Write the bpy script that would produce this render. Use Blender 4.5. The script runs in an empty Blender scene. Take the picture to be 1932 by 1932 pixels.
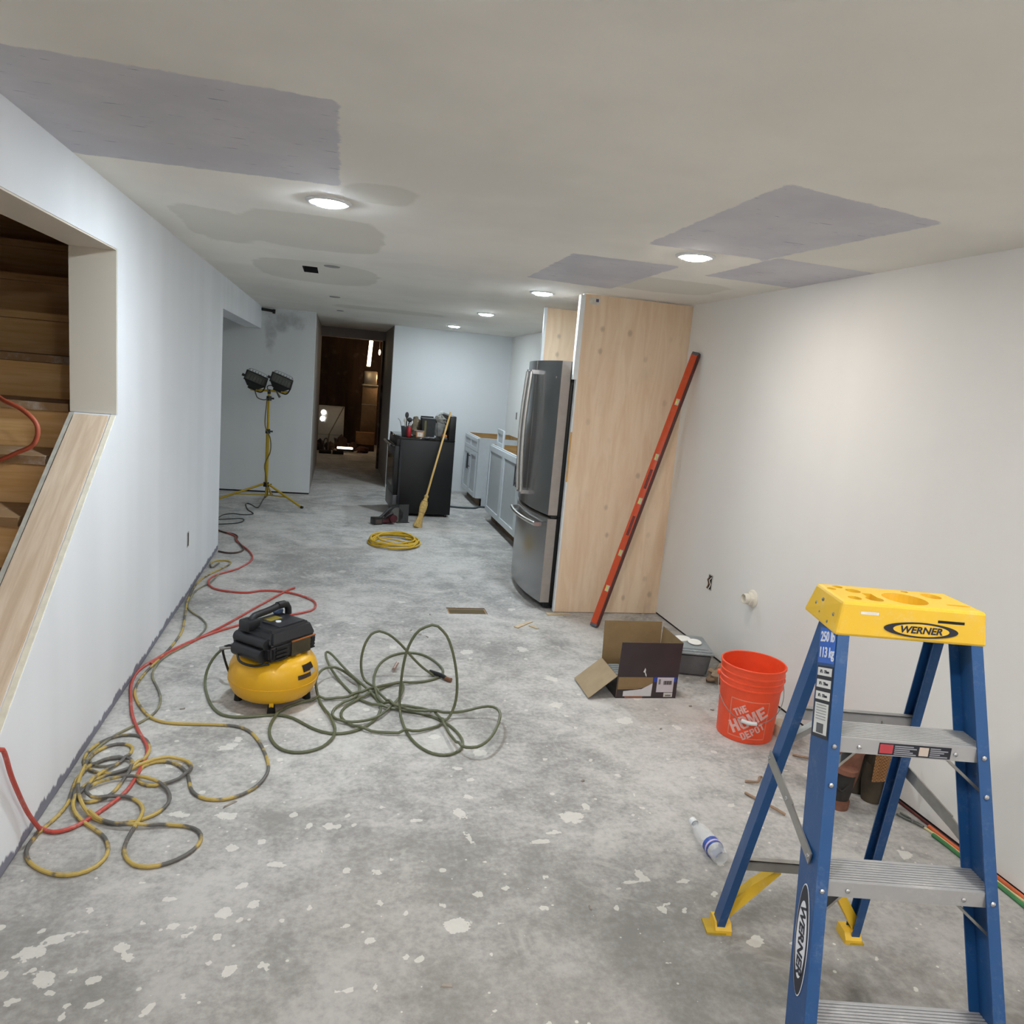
import bpy, bmesh, math, random
from mathutils import Vector, Matrix, noise as mnoise

SC = bpy.context.scene
COL = SC.collection
PI = math.pi

# ---------------------------------------------------------------- camera, world, exposure
def setup_camera():
    f, pitch, yaw, roll = 1428.27, 0.16751, 0.23806, 0.08785
    fwd = Vector((math.sin(yaw) * math.cos(pitch), math.cos(yaw) * math.cos(pitch), -math.sin(pitch)))
    right = Vector((math.cos(yaw), -math.sin(yaw), 0))
    up = right.cross(fwd)
    r = right * math.cos(roll) + up * math.sin(roll)
    u = -right * math.sin(roll) + up * math.cos(roll)
    cam = bpy.data.cameras.new('camera')
    cam.sensor_fit = 'HORIZONTAL'; cam.sensor_width = 36.0
    cam.lens = 36.0 * f / 1932.0
    cam.clip_start = 0.02; cam.clip_end = 60
    o = bpy.data.objects.new('camera', cam)
    m = Matrix((r, u, -fwd)).transposed().to_4x4()
    m.translation = Vector((0, 0, 1.6))
    o.matrix_world = m
    COL.objects.link(o); SC.camera = o
setup_camera()

world = bpy.data.worlds.new('world'); SC.world = world; world.use_nodes = True
bg = world.node_tree.nodes.get('Background')
if bg is None:
    bg = world.node_tree.nodes.new('ShaderNodeBackground')
    wo = world.node_tree.nodes.new('ShaderNodeOutputWorld')
    world.node_tree.links.new(bg.outputs[0], wo.inputs[0])
bg.inputs[0].default_value = (0.02, 0.02, 0.022, 1); bg.inputs[1].default_value = 0.3

SC.view_settings.view_transform = 'Standard'
SC.view_settings.look = 'None'
SC.view_settings.gamma = 1.0
SC.view_settings.use_curve_mapping = False
SC.view_settings.exposure = 2.92
SC.cycles.max_bounces = 8; SC.cycles.adaptive_threshold = 0.02; SC.cycles.use_light_tree = False; SC.cycles.caustics_reflective = False; SC.cycles.caustics_refractive = False
COOL = (0.82, 0.93, 1.0); WARM = (1.0, 0.91, 0.81); NEUTRAL = (1.0, 0.98, 0.955)
# recessed ceiling lights: x, y, colour, strength, label
LIGHTS = [
    (-0.065, 3.26, COOL, 66, 'lit round recessed light beside the large grey ceiling patch on the left'),
    (1.568, 3.35, WARM, 30, 'warm lit recessed light between grey ceiling patches near the right wall'),
    (1.373, 5.33, COOL, 62, 'lit recessed light just in front of the plywood fridge panel'),
    (1.382, 7.48, COOL, 74, 'lit recessed light over the kitchen, middle of the three in line'),
    (1.396, 9.68, COOL, 52, 'lit recessed light nearest the back kitchen wall'),
    (0.02, 0.95, NEUTRAL, 56, 'recessed ceiling light above the viewer on the left'),
    (1.568, 1.05, NEUTRAL, 34, 'recessed ceiling light above the stepladder near the viewer'),
    (-0.065, -1.3, NEUTRAL, 70, 'unseen recessed ceiling light added behind the viewer on the left'),  # unseen pair added to light the room from behind
    (1.568, -1.3, NEUTRAL, 70, 'unseen recessed ceiling light added behind the viewer on the right'),
]

XL, XR, ZC = -0.913, 2.3975, 2.246          # left wall face, right wall face, ceiling height
rnd = random.Random(7)

# ---------------------------------------------------------------- materials
def lin(h):
    h = h.lstrip('#'); v = [int(h[i:i + 2], 16) / 255 for i in (0, 2, 4)]
    return tuple(x / 12.92 if x <= 0.04045 else ((x + 0.055) / 1.055) ** 2.4 for x in v)
MATS = {}
class NT:
    def __init__(s, name):
        s.m = bpy.data.materials.new(name); s.m.use_nodes = True
        s.t = s.m.node_tree; s.n = s.t.nodes; s.n.clear()
        s.out = s.n.new('ShaderNodeOutputMaterial'); s.b = s.n.new('ShaderNodeBsdfPrincipled')
        s.t.links.new(s.b.outputs[0], s.out.inputs[0])
    def add(s, kind, **kw):
        nd = s.n.new(kind)
        for k, v in kw.items(): setattr(nd, k, v)
        return nd
    def link(s, a, b): s.t.links.new(a, b)
    def put(s, nd, i, v):
        if hasattr(v, 'is_linked') or isinstance(v, bpy.types.NodeSocket): s.link(v, nd.inputs[i])
        else: nd.inputs[i].default_value = v
    def math(s, op, a, b=0.0, c=0.0, clamp=False):
        nd = s.add('ShaderNodeMath', operation=op); nd.use_clamp = clamp
        s.put(nd, 0, a); s.put(nd, 1, b); s.put(nd, 2, c)
        return nd.outputs[0]
    def mix(s, f, a, b):
        nd = s.add('ShaderNodeMix', data_type='RGBA')
        s.put(nd, 0, f)
        for i, v in ((6, a), (7, b)):
            s.put(nd, i, v if isinstance(v, bpy.types.NodeSocket) else tuple(v) + (1,))
        return nd.outputs[2]
    def coord(s, kind='Object', scale=(1, 1, 1), rot=(0, 0, 0)):
        c = s.add('ShaderNodeTexCoord'); mp = s.add('ShaderNodeMapping')
        mp.inputs['Scale'].default_value = scale; mp.inputs['Rotation'].default_value = rot
        s.link(c.outputs[kind], mp.inputs[0]); return mp.outputs[0]
    def noise(s, vec, scale, detail=3, rough=0.5, dist=0.0):
        nd = s.add('ShaderNodeTexNoise'); s.link(vec, nd.inputs['Vector'])
        nd.inputs['Scale'].default_value = scale; nd.inputs['Detail'].default_value = detail
        nd.inputs['Roughness'].default_value = rough; nd.inputs['Distortion'].default_value = dist
        return nd.outputs[0]
    def ramp(s, f, lo, hi):
        nd = s.add('ShaderNodeMapRange'); nd.interpolation_type = 'SMOOTHSTEP'
        s.put(nd, 0, f); nd.inputs[1].default_value = lo; nd.inputs[2].default_value = hi
        return nd.outputs[0]
    def bump(s, h, strength=0.2, dist=0.002):
        nd = s.add('ShaderNodeBump'); nd.inputs['Strength'].default_value = strength
        nd.inputs['Distance'].default_value = dist
        s.link(h, nd.inputs['Height']); s.link(nd.outputs[0], s.b.inputs['Normal'])
    def base(s, c):
        if isinstance(c, bpy.types.NodeSocket): s.link(c, s.b.inputs['Base Color'])
        else: s.b.inputs['Base Color'].default_value = tuple(c) + (1,)
    def rough(s, r): s.put(s.b, 'Roughness', r)

def plain(name, hexcol, rough=0.5, metal=0.0, vary=0.12, vscale=18, spec=None, bump=0.0):
    if name in MATS: return MATS[name]
    t = NT(name); c = lin(hexcol) if isinstance(hexcol, str) else hexcol
    if vary:
        v = t.coord(); n = t.noise(v, vscale, 4, 0.6)
        dark = tuple(x * (1 - vary) for x in c); light = tuple(min(1, x * (1 + vary)) for x in c)
        t.base(t.mix(t.ramp(n, 0.3, 0.7), dark, light))
        if bump: t.bump(n, bump, 0.004)
    else: t.base(c)
    t.rough(rough); t.b.inputs['Metallic'].default_value = metal
    if spec is not None: t.b.inputs['Specular IOR Level'].default_value = spec
    MATS[name] = t.m; return t.m

def dusty(name, hexcol, dust='#c9c4bb', amount=0.5, rough=0.45, metal=0.0, scale=9):
    if name in MATS: return MATS[name]
    t = NT(name); v = t.coord(); c = lin(hexcol)
    n = t.noise(v, scale, 6, 0.7); n2 = t.noise(v, scale * 9, 3, 0.6)
    f = t.math('MULTIPLY', t.ramp(t.math('ADD', t.math('MULTIPLY', n, 0.75), t.math('MULTIPLY', n2, 0.25)), 0.5, 0.78), amount, clamp=True)
    t.base(t.mix(f, c, lin(dust))); t.rough(t.math('ADD', t.math('MULTIPLY', f, 0.4), rough, clamp=True))
    t.b.inputs['Metallic'].default_value = metal
    MATS[name] = t.m; return t.m

def wood(name, a, b, scale=(1, 14, 14), rough=0.7, knots=0.0, flat=False):
    if name in MATS: return MATS[name]
    t = NT(name); v = t.coord(scale=scale); n = t.noise(v, 2.2, 6, 0.62, 0.6)
    col = t.mix(t.ramp(n, 0.32, 0.68), lin(a), lin(b))
    if knots:
        v2 = t.coord(); vo = t.add('ShaderNodeTexVoronoi'); t.link(v2, vo.inputs['Vector'])
        vo.inputs['Scale'].default_value = knots
        if flat:
            vo.voronoi_dimensions = '2D'; sp = t.add('ShaderNodeSeparateXYZ'); cb = t.add('ShaderNodeCombineXYZ'); t.link(v2, sp.inputs[0])
            t.link(sp.outputs[0], cb.inputs[0]); t.link(t.math('MULTIPLY', sp.outputs[2], 0.75), cb.inputs[1]); t.link(cb.outputs[0], vo.inputs['Vector'])
        vo.inputs['Randomness'].default_value = 0.75
        k = t.math('SUBTRACT', 1.0, t.ramp(t.math('ADD', vo.outputs['Distance'], t.math('MULTIPLY', n, 0.12)), 0.09, 0.19))
        sc_ = t.add('ShaderNodeSeparateColor'); t.link(vo.outputs['Color'], sc_.inputs[0])
        k = t.math('MULTIPLY', k, t.ramp(sc_.outputs[0], 0.35, 0.8))
        col = t.mix(t.math('MULTIPLY', k, 0.5), col, tuple(x * 0.45 for x in lin(a)))
    n2 = t.noise(t.coord(), 5, 4, 0.6)
    col = t.mix(t.math('MULTIPLY', t.ramp(n2, 0.55, 0.8), 0.25), col, lin('#b9ab97'))
    t.base(col); t.rough(rough); t.bump(n, 0.15, 0.002)
    MATS[name] = t.m; return t.m

def emit(name, col, strength):
    if name in MATS: return MATS[name]
    t = NT(name); t.base((0.8, 0.8, 0.8)); t.b.inputs['Emission Color'].default_value = tuple(col) + (1,)
    t.b.inputs['Emission Strength'].default_value = strength
    MATS[name] = t.m; return t.m

def paint_wall(name, col, bare=None, strip=0.0, streak=0.06, stain=None):
    """rolled paint; optional ragged strip of bare board near the floor"""
    t = NT(name); v = t.coord(); c = lin(col)
    st = t.noise(t.coord(scale=(2.6, 2.6, 0.1)), 1.0, 2, 0.55)
    bl = t.noise(v, 1.3, 2, 0.55)
    f = t.math('ADD', t.math('MULTIPLY', st, 0.6), t.math('MULTIPLY', bl, 0.4))
    cc = t.mix(t.ramp(f, 0.35, 0.65), tuple(x * (1 - streak) for x in c), tuple(min(.95, x * (1 + streak)) for x in c))
    if bare:
        sp = t.add('ShaderNodeSeparateXYZ'); t.link(t.coord(), sp.inputs[0])
        nz = t.noise(t.coord(scale=(1, 1, 0.25)), 9, 5, 0.7)
        big = t.noise(t.coord(scale=(1, 1, 0.05)), 2.2, 2, 0.5)
        lim = t.math('MULTIPLY', t.math('ADD', t.math('MULTIPLY', t.math('SUBTRACT', nz, 0.3), 2.2), t.math('MULTIPLY', big, 0.9)), strip)
        mask = t.ramp(t.math('SUBTRACT', lim, sp.outputs[2]), -0.006, 0.006)
        cc = t.mix(mask, cc, lin(bare))
    if stain:
        sp = t.add('ShaderNodeSeparateXYZ'); t.link(v, sp.inputs[0]); m = None
        for cx, cz, rx, rz in stain:
            d = t.math('ADD', t.math('POWER', t.math('DIVIDE', t.math('SUBTRACT', sp.outputs[0], cx), rx), 2.0), t.math('POWER', t.math('DIVIDE', t.math('SUBTRACT', sp.outputs[2], cz), rz), 2.0))
            e = t.math('SUBTRACT', 1.0, t.ramp(t.math('ADD', d, t.math('MULTIPLY', t.noise(v, 7, 4, 0.65), 2.6)), 1.0, 2.4))
            m = e if m is None else t.math('MAXIMUM', m, e)
        cc = t.mix(t.math('MULTIPLY', m, 0.6), cc, lin('#8e9090'))
    t.base(cc); t.rough(0.75); t.b.inputs['Specular IOR Level'].default_value = 0.3
    MATS[name] = t.m; return t.m

# ---------------------------------------------------------------- mesh helpers
def V(*a): return Vector(a)
def box(bm, x0, x1, y0, y1, z0, z1, M=None, mi=0):
    vs = [bm.verts.new(V(x, y, z) if M is None else M @ V(x, y, z)) for x, y, z in
          ((x0, y0, z0), (x1, y0, z0), (x1, y1, z0), (x0, y1, z0), (x0, y0, z1), (x1, y0, z1), (x1, y1, z1), (x0, y1, z1))]
    fs = []
    for f in ((3, 2, 1, 0), (4, 5, 6, 7), (0, 1, 5, 4), (1, 2, 6, 5), (2, 3, 7, 6), (3, 0, 4, 7)):
        fc = bm.faces.new([vs[i] for i in f]); fc.material_index = mi; fs.append(fc)
    return vs
def rbox(x0, x1, y0, y1, z0, z1, r=0.006, seg=2):
    bm = bmesh.new(); box(bm, x0, x1, y0, y1, z0, z1)
    r = min(r, .45 * min(x1 - x0, y1 - y0, z1 - z0))
    bmesh.ops.bevel(bm, geom=bm.edges[:], offset=r, segments=seg, affect='EDGES', profile=0.5)
    return bm
def frame(d):
    d = d.normalized(); a = V(0, 0, 1) if abs(d.z) < 0.9 else V(1, 0, 0)
    x = a.cross(d).normalized(); return x, d.cross(x)
def cyl(bm, p0, p1, r0, r1=None, seg=16, caps=True):
    p0, p1 = Vector(p0), Vector(p1); r1 = r0 if r1 is None else r1
    x, y = frame(p1 - p0); A = []; B = []
    for i in range(seg):
        a = 2 * PI * i / seg; d = x * math.cos(a) + y * math.sin(a)
        A.append(bm.verts.new(p0 + d * r0)); B.append(bm.verts.new(p1 + d * r1))
    for i in range(seg):
        j = (i + 1) % seg; bm.faces.new((A[i], A[j], B[j], B[i]))
    if caps: bm.faces.new(A[::-1]); bm.faces.new(B)
def catmull(pts, step=0.015):
    P = [Vector(p) for p in pts]
    if len(P) < 3: return P
    out = []
    for i in range(len(P) - 1):
        p0 = P[i - 1] if i else P[0] * 2 - P[1]; p1, p2 = P[i], P[i + 1]
        p3 = P[i + 2] if i + 2 < len(P) else P[-1] * 2 - P[-2]
        n = max(1, int((p2 - p1).length / step))
        for k in range(n):
            t = k / n; t2, t3 = t * t, t * t * t
            out.append(0.5 * ((2 * p1) + (p2 - p0) * t + (2 * p0 - 5 * p1 + 4 * p2 - p3) * t2 + (3 * p1 - p0 - 3 * p2 + p3) * t3))
    out.append(P[-1]); return out
def tube(bm, pts, r, seg=8, smooth=True, step=0.015, zmin=None, closed=False):
    P = catmull(pts, step) if smooth else [Vector(p) for p in pts]
    if zmin is not None:
        for p in P: p.z = max(p.z, zmin)
    n = len(P); rings = []; nrm = None
    for i, p in enumerate(P):
        t = (P[min(i + 1, n - 1)] - P[max(i - 1, 0)])
        if t.length < 1e-9: t = V(1, 0, 0)
        t.normalize()
        if nrm is None: nrm = frame(t)[0]
        nrm = (nrm - t * nrm.dot(t))
        if nrm.length < 1e-6: nrm = frame(t)[0]
        nrm.normalize(); b = t.cross(nrm)
        rr = r(i / max(1, n - 1)) if callable(r) else r
        rings.append([bm.verts.new(p + (nrm * math.cos(2 * PI * k / seg) + b * math.sin(2 * PI * k / seg)) * rr) for k in range(seg)])
    for i in range(n - 1):
        A, B = rings[i], rings[i + 1]
        for k in range(seg):
            l = (k + 1) % seg; bm.faces.new((A[k], A[l], B[l], B[k]))
    bm.faces.new(rings[0][::-1]); bm.faces.new(rings[-1])
def lathe(bm, prof, seg=32, M=None):
    rings = []
    for r, z in prof:
        if r < 1e-6:
            p = V(0, 0, z); rings.append([bm.verts.new(p if M is None else M @ p)]); continue
        ring = []
        for i in range(seg):
            a = 2 * PI * i / seg; p = V(r * math.cos(a), r * math.sin(a), z)
            ring.append(bm.verts.new(p if M is None else M @ p))
        rings.append(ring)
    for A, B in zip(rings, rings[1:]):
        if len(A) == 1 and len(B) == 1: continue
        for i in range(seg):
            j = (i + 1) % seg
            if len(A) == 1: bm.faces.new((A[0], B[j], B[i]))
            elif len(B) == 1: bm.faces.new((A[i], A[j], B[0]))
            else: bm.faces.new((A[i], A[j], B[j], B[i]))
def prism(bm, poly, to3, off):
    """poly: 2D outline; to3(u,v) -> point; off: extrusion vector"""
    A = [bm.verts.new(to3(u, v)) for u, v in poly]; B = [bm.verts.new(to3(u, v) + Vector(off)) for u, v in poly]
    n = len(poly); bm.faces.new(A); bm.faces.new(B[::-1])
    for i in range(n):
        j = (i + 1) % n; bm.faces.new((A[j], A[i], B[i], B[j]))
def loft(bm, A, B, caps=True):
    a = [bm.verts.new(p) for p in A]; b = [bm.verts.new(p) for p in B]; n = len(a)
    for i in range(n):
        j = (i + 1) % n; bm.faces.new((a[i], a[j], b[j], b[i]))
    if caps: bm.faces.new(a[::-1]); bm.faces.new(b)
def ellipsoid(bm, c, rx, ry, rz, seg=16, rings=10, jit=0.0, seed=0, M=None):
    r_ = random.Random(seed); R = []
    for i in range(rings + 1):
        th = PI * i / rings
        if i in (0, rings): pts = [V(0, 0, math.cos(th))]
        else: pts = [V(math.sin(th) * math.cos(2 * PI * k / seg), math.sin(th) * math.sin(2 * PI * k / seg), math.cos(th)) for k in range(seg)]
        row = []
        for p in pts:
            s = 1 + jit * (mnoise.noise(p * 2.3 + V(seed * 3.1, seed, 0)) + 0.5 * mnoise.noise(p * 6 + V(seed, 0, seed)))
            q = V(p.x * rx * s, p.y * ry * s, p.z * rz * s)
            if M is not None: q = M @ q
            row.append(bm.verts.new(q + Vector(c)))
        R.append(row)
    for A, B in zip(R, R[1:]):
        for k in range(seg):
            l = (k + 1) % seg
            if len(A) == 1: bm.faces.new((A[0], B[k], B[l]))
            elif len(B) == 1: bm.faces.new((A[l], A[k], B[0]))
            else: bm.faces.new((A[k], B[k], B[l], A[l]))
def obj(name, bm, mat, parent=None, smooth=None, mats=None):
    bmesh.ops.recalc_face_normals(bm, faces=bm.faces[:])
    if smooth is not None:
        lim = math.radians(smooth)
        for f in bm.faces: f.smooth = True
        for e in bm.edges:
            if len(e.link_faces) == 2 and e.calc_face_angle(0) > lim: e.smooth = False
    me = bpy.data.meshes.new(name); bm.to_mesh(me); bm.free()
    for m in (mats or [mat]): me.materials.append(m)
    o = bpy.data.objects.new(name, me); COL.objects.link(o)
    if parent is not None: o.parent = parent
    return o
def tag(o, label=None, cat=None, group=None, kind=None):
    if label: o['label'] = label
    if cat: o['category'] = cat
    if group: o['group'] = group
    if kind: o['kind'] = kind
    return o
def thing(name, label, cat, loc=(0, 0, 0), rotz=0.0, group=None):
    o = bpy.data.objects.new(name, None); o.empty_display_size = 0.05
    COL.objects.link(o); o.location = loc; o.rotation_euler = (0, 0, rotz)
    return tag(o, label, cat, group)
def struct(name, bm, mat, smooth=None, label=None, mats=None):
    o = obj(name, bm, mat, None, smooth, mats); o['kind'] = 'structure'
    if label: o['label'] = label
    return o
def B(*a, **k):
    bm = bmesh.new(); box(bm, *a, **k); return bm
def text_part(s, size, mat, parent, M, name='lettering', bold=0.0, shear=0.0, xs=1.0, depth=0.0004, warp=None):
    cu = bpy.data.curves.new('t', 'FONT'); cu.body = s; cu.size = size; cu.align_x = 'CENTER'; cu.align_y = 'CENTER'
    cu.extrude = depth; cu.offset = bold; cu.shear = shear; cu.resolution_u = 3
    to = bpy.data.objects.new('t', cu); COL.objects.link(to)
    bpy.context.view_layer.update()
    me = bpy.data.meshes.new_from_object(to.evaluated_get(bpy.context.evaluated_depsgraph_get()))
    bpy.data.objects.remove(to); bpy.data.curves.remove(cu)
    for v in me.vertices:
        p = V(v.co.x * xs, v.co.y, v.co.z)
        v.co = (warp(p) if warp else M @ p)
    me.name = name; me.materials.clear(); me.materials.append(mat)
    o = bpy.data.objects.new(name, me); COL.objects.link(o); o.parent = parent
    return o
def boolean(o, cutters):
    for c in cutters:
        co = obj('cut', c, o.data.materials[0], o.parent); md = o.modifiers.new('b', 'BOOLEAN')
        md.operation = 'DIFFERENCE'; md.object = co; md.solver = 'EXACT'
        bpy.context.view_layer.update()
        me = bpy.data.meshes.new_from_object(o.evaluated_get(bpy.context.evaluated_depsgraph_get()))
        o.modifiers.clear(); old = o.data; me.name = old.name; o.data = me
        bpy.data.meshes.remove(old); cm = co.data; bpy.data.objects.remove(co); bpy.data.meshes.remove(cm)
# ---------------------------------------------------------------- materials of the shell
def floor_material():
    t = NT('concrete'); v = t.coord()
    big = t.noise(v, 0.9, 3, 0.6, 0.4); mid = t.noise(v, 4.5, 4, 0.7, 0.3); fine = t.noise(v, 42, 3, 0.7)
    strk = t.noise(t.coord(scale=(4.0, 6, 1), rot=(0, 0, 0.5)), 2.0, 3, 0.65)
    f = t.math('ADD', t.math('ADD', t.math('MULTIPLY', big, 0.34), t.math('MULTIPLY', mid, 0.3)),
               t.math('ADD', t.math('MULTIPLY', fine, 0.24), t.math('MULTIPLY', strk, 0.12)))
    col = t.mix(t.ramp(f, 0.39, 0.60), lin('#908e8b'), lin('#c9c6c2'))
    tint = t.noise(v, 0.7, 1, 0.5)
    col = t.mix(t.math('MULTIPLY', t.ramp(tint, 0.5, 0.75), 0.3), col, lin('#b3aa9d'))
    # smeared compound and dust
    sm = t.noise(v, 2.6, 5, 0.72, 1.2)
    col = t.mix(t.math('MULTIPLY', t.ramp(sm, 0.56, 0.66), 0.55), col, lin('#cfccc6'))
    dk = t.noise(v, 3.3, 4, 0.7, 0.5)
    col = t.mix(t.math('MULTIPLY', t.ramp(dk, 0.58, 0.74), 0.34), col, lin('#6d6b69'))
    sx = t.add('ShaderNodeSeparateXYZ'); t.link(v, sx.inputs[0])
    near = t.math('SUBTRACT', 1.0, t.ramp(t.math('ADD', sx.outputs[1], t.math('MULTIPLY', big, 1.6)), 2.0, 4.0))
    col = t.mix(t.math('MULTIPLY', near, 0.5), col, lin('#77736d'))  # colour mixed darker towards the near end of the floor
    # paint splats: placed field with ragged rim, plus scattered drips
    at = t.add('ShaderNodeAttribute'); at.attribute_name = 'splat'
    rag = t.math('MULTIPLY', t.math('SUBTRACT', t.noise(v, 38, 2, 0.65), 0.5), 1.5)
    m1 = t.ramp(t.math('ADD', at.outputs['Fac'], rag), 0.12, 0.2)
    masks = [m1]
    for sc, rad, thin in ((12, 0.17, 0.74), (34, 0.2, 0.80)):
        vo = t.add('ShaderNodeTexVoronoi'); t.link(v, vo.inputs['Vector']); vo.inputs['Scale'].default_value = sc
        vo.inputs['Randomness'].default_value = 1.0
        sp = t.add('ShaderNodeSeparateColor'); t.link(vo.outputs['Color'], sp.inputs[0])
        size = t.math('MULTIPLY', t.math('SUBTRACT', sp.outputs[0], thin), rad / (1 - thin))
        d = t.math('ADD', vo.outputs['Distance'], t.math('MULTIPLY', rag, 0.07))
        masks.append(t.ramp(t.math('SUBTRACT', size, d), 0.0, 0.02))
    m = t.math('MAXIMUM', masks[0], t.math('MAXIMUM', masks[1], masks[2]))
    col = t.mix(t.math('MULTIPLY', m, 0.64), col, lin('#dedbd3'))
    t.base(col); t.rough(0.82); t.b.inputs['Specular IOR Level'].default_value = 0.25
    return t.m
def ceiling_material():
    t = NT('ceiling_paint'); v = t.coord(); c = lin('#eeebe4')
    n = t.noise(v, 1.1, 4, 0.55); col = t.mix(t.ramp(n, 0.35, 0.65), tuple(x * .95 for x in c), tuple(x * 1.04 for x in c))
    a = t.add('ShaderNodeAttribute'); a.attribute_name = 'mud'
    rg = t.math('MULTIPLY', t.math('SUBTRACT', t.noise(v, 5, 4, 0.6), 0.5), 0.12)
    mm = t.math('MULTIPLY', t.ramp(t.math('ADD', a.outputs['Fac'], rg), -0.012, 0.012), 0.55)
    col = t.mix(mm, col, lin('#cfccc2'))
    b = t.add('ShaderNodeAttribute'); b.attribute_name = 'bare'
    rg2 = t.math('MULTIPLY', t.math('SUBTRACT', t.noise(v, 14, 5, 0.7), 0.5), 0.05)
    pm = t.ramp(t.math('ADD', b.outputs['Fac'], rg2), -0.006, 0.006)
    g = t.noise(v, 3, 5, 0.6)
    sc = t.noise(t.coord(scale=(3.5, 26, 1)), 2.2, 3, 0.6)
    bare = t.mix(t.ramp(g, 0.35, 0.65), lin('#cac9d0'), lin('#d4d3d8'))
    bare = t.mix(t.math('MULTIPLY', t.ramp(sc, 0.655, 0.70), 0.7), bare, lin('#8784a0'))
    col = t.mix(pm, col, bare)
    t.base(col); t.rough(0.85); t.b.inputs['Specular IOR Level'].default_value = 0.2
    return t.m
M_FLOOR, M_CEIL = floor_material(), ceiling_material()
M_WL = paint_wall('wall_paint_left', '#e4e6ea', '#7f7e8c', 0.05, 0.04)
M_WR = paint_wall('wall_paint_right', '#e8e6e2', None, 0, 0.012)
M_WK = paint_wall('wall_paint_kitchen', '#dfe2e4', None, 0, 0.014)
M_DARKGAP = plain('dark_gap', '#2c2624', 0.9, vary=0.2)
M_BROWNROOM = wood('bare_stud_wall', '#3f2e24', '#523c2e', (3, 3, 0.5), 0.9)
M_STUD = wood('pine_stud', '#cdb499', '#e2cfb8', (13, 0.9, 0.9), 0.75)
M_RISER = wood('stair_riser_wood', '#d6a86a', '#e8c088', (1, 12, 16), 0.75, knots=3.2)
M_TREAD = dusty('stair_tread_dusty', '#9b7a55', '#d5d2cc', 0.9, 0.8, scale=4)
M_PLY = wood('plywood', '#dfc2a2', '#e9d2b6', (7, 7, 0.9), 0.7, knots=5.4, flat=True)
M_WHITE = plain('white_satin', '#dfe2e3', 0.4, vary=0.03)
M_BLACK = plain('black_plastic', '#121214', 0.45, vary=0.15)
M_STEEL = plain('galvanised_steel', '#9a9a98', 0.4, 1.0, 0.1)
M_CHROME = plain('bright_metal', '#cfd0d2', 0.22, 1.0, 0.03)

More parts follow.
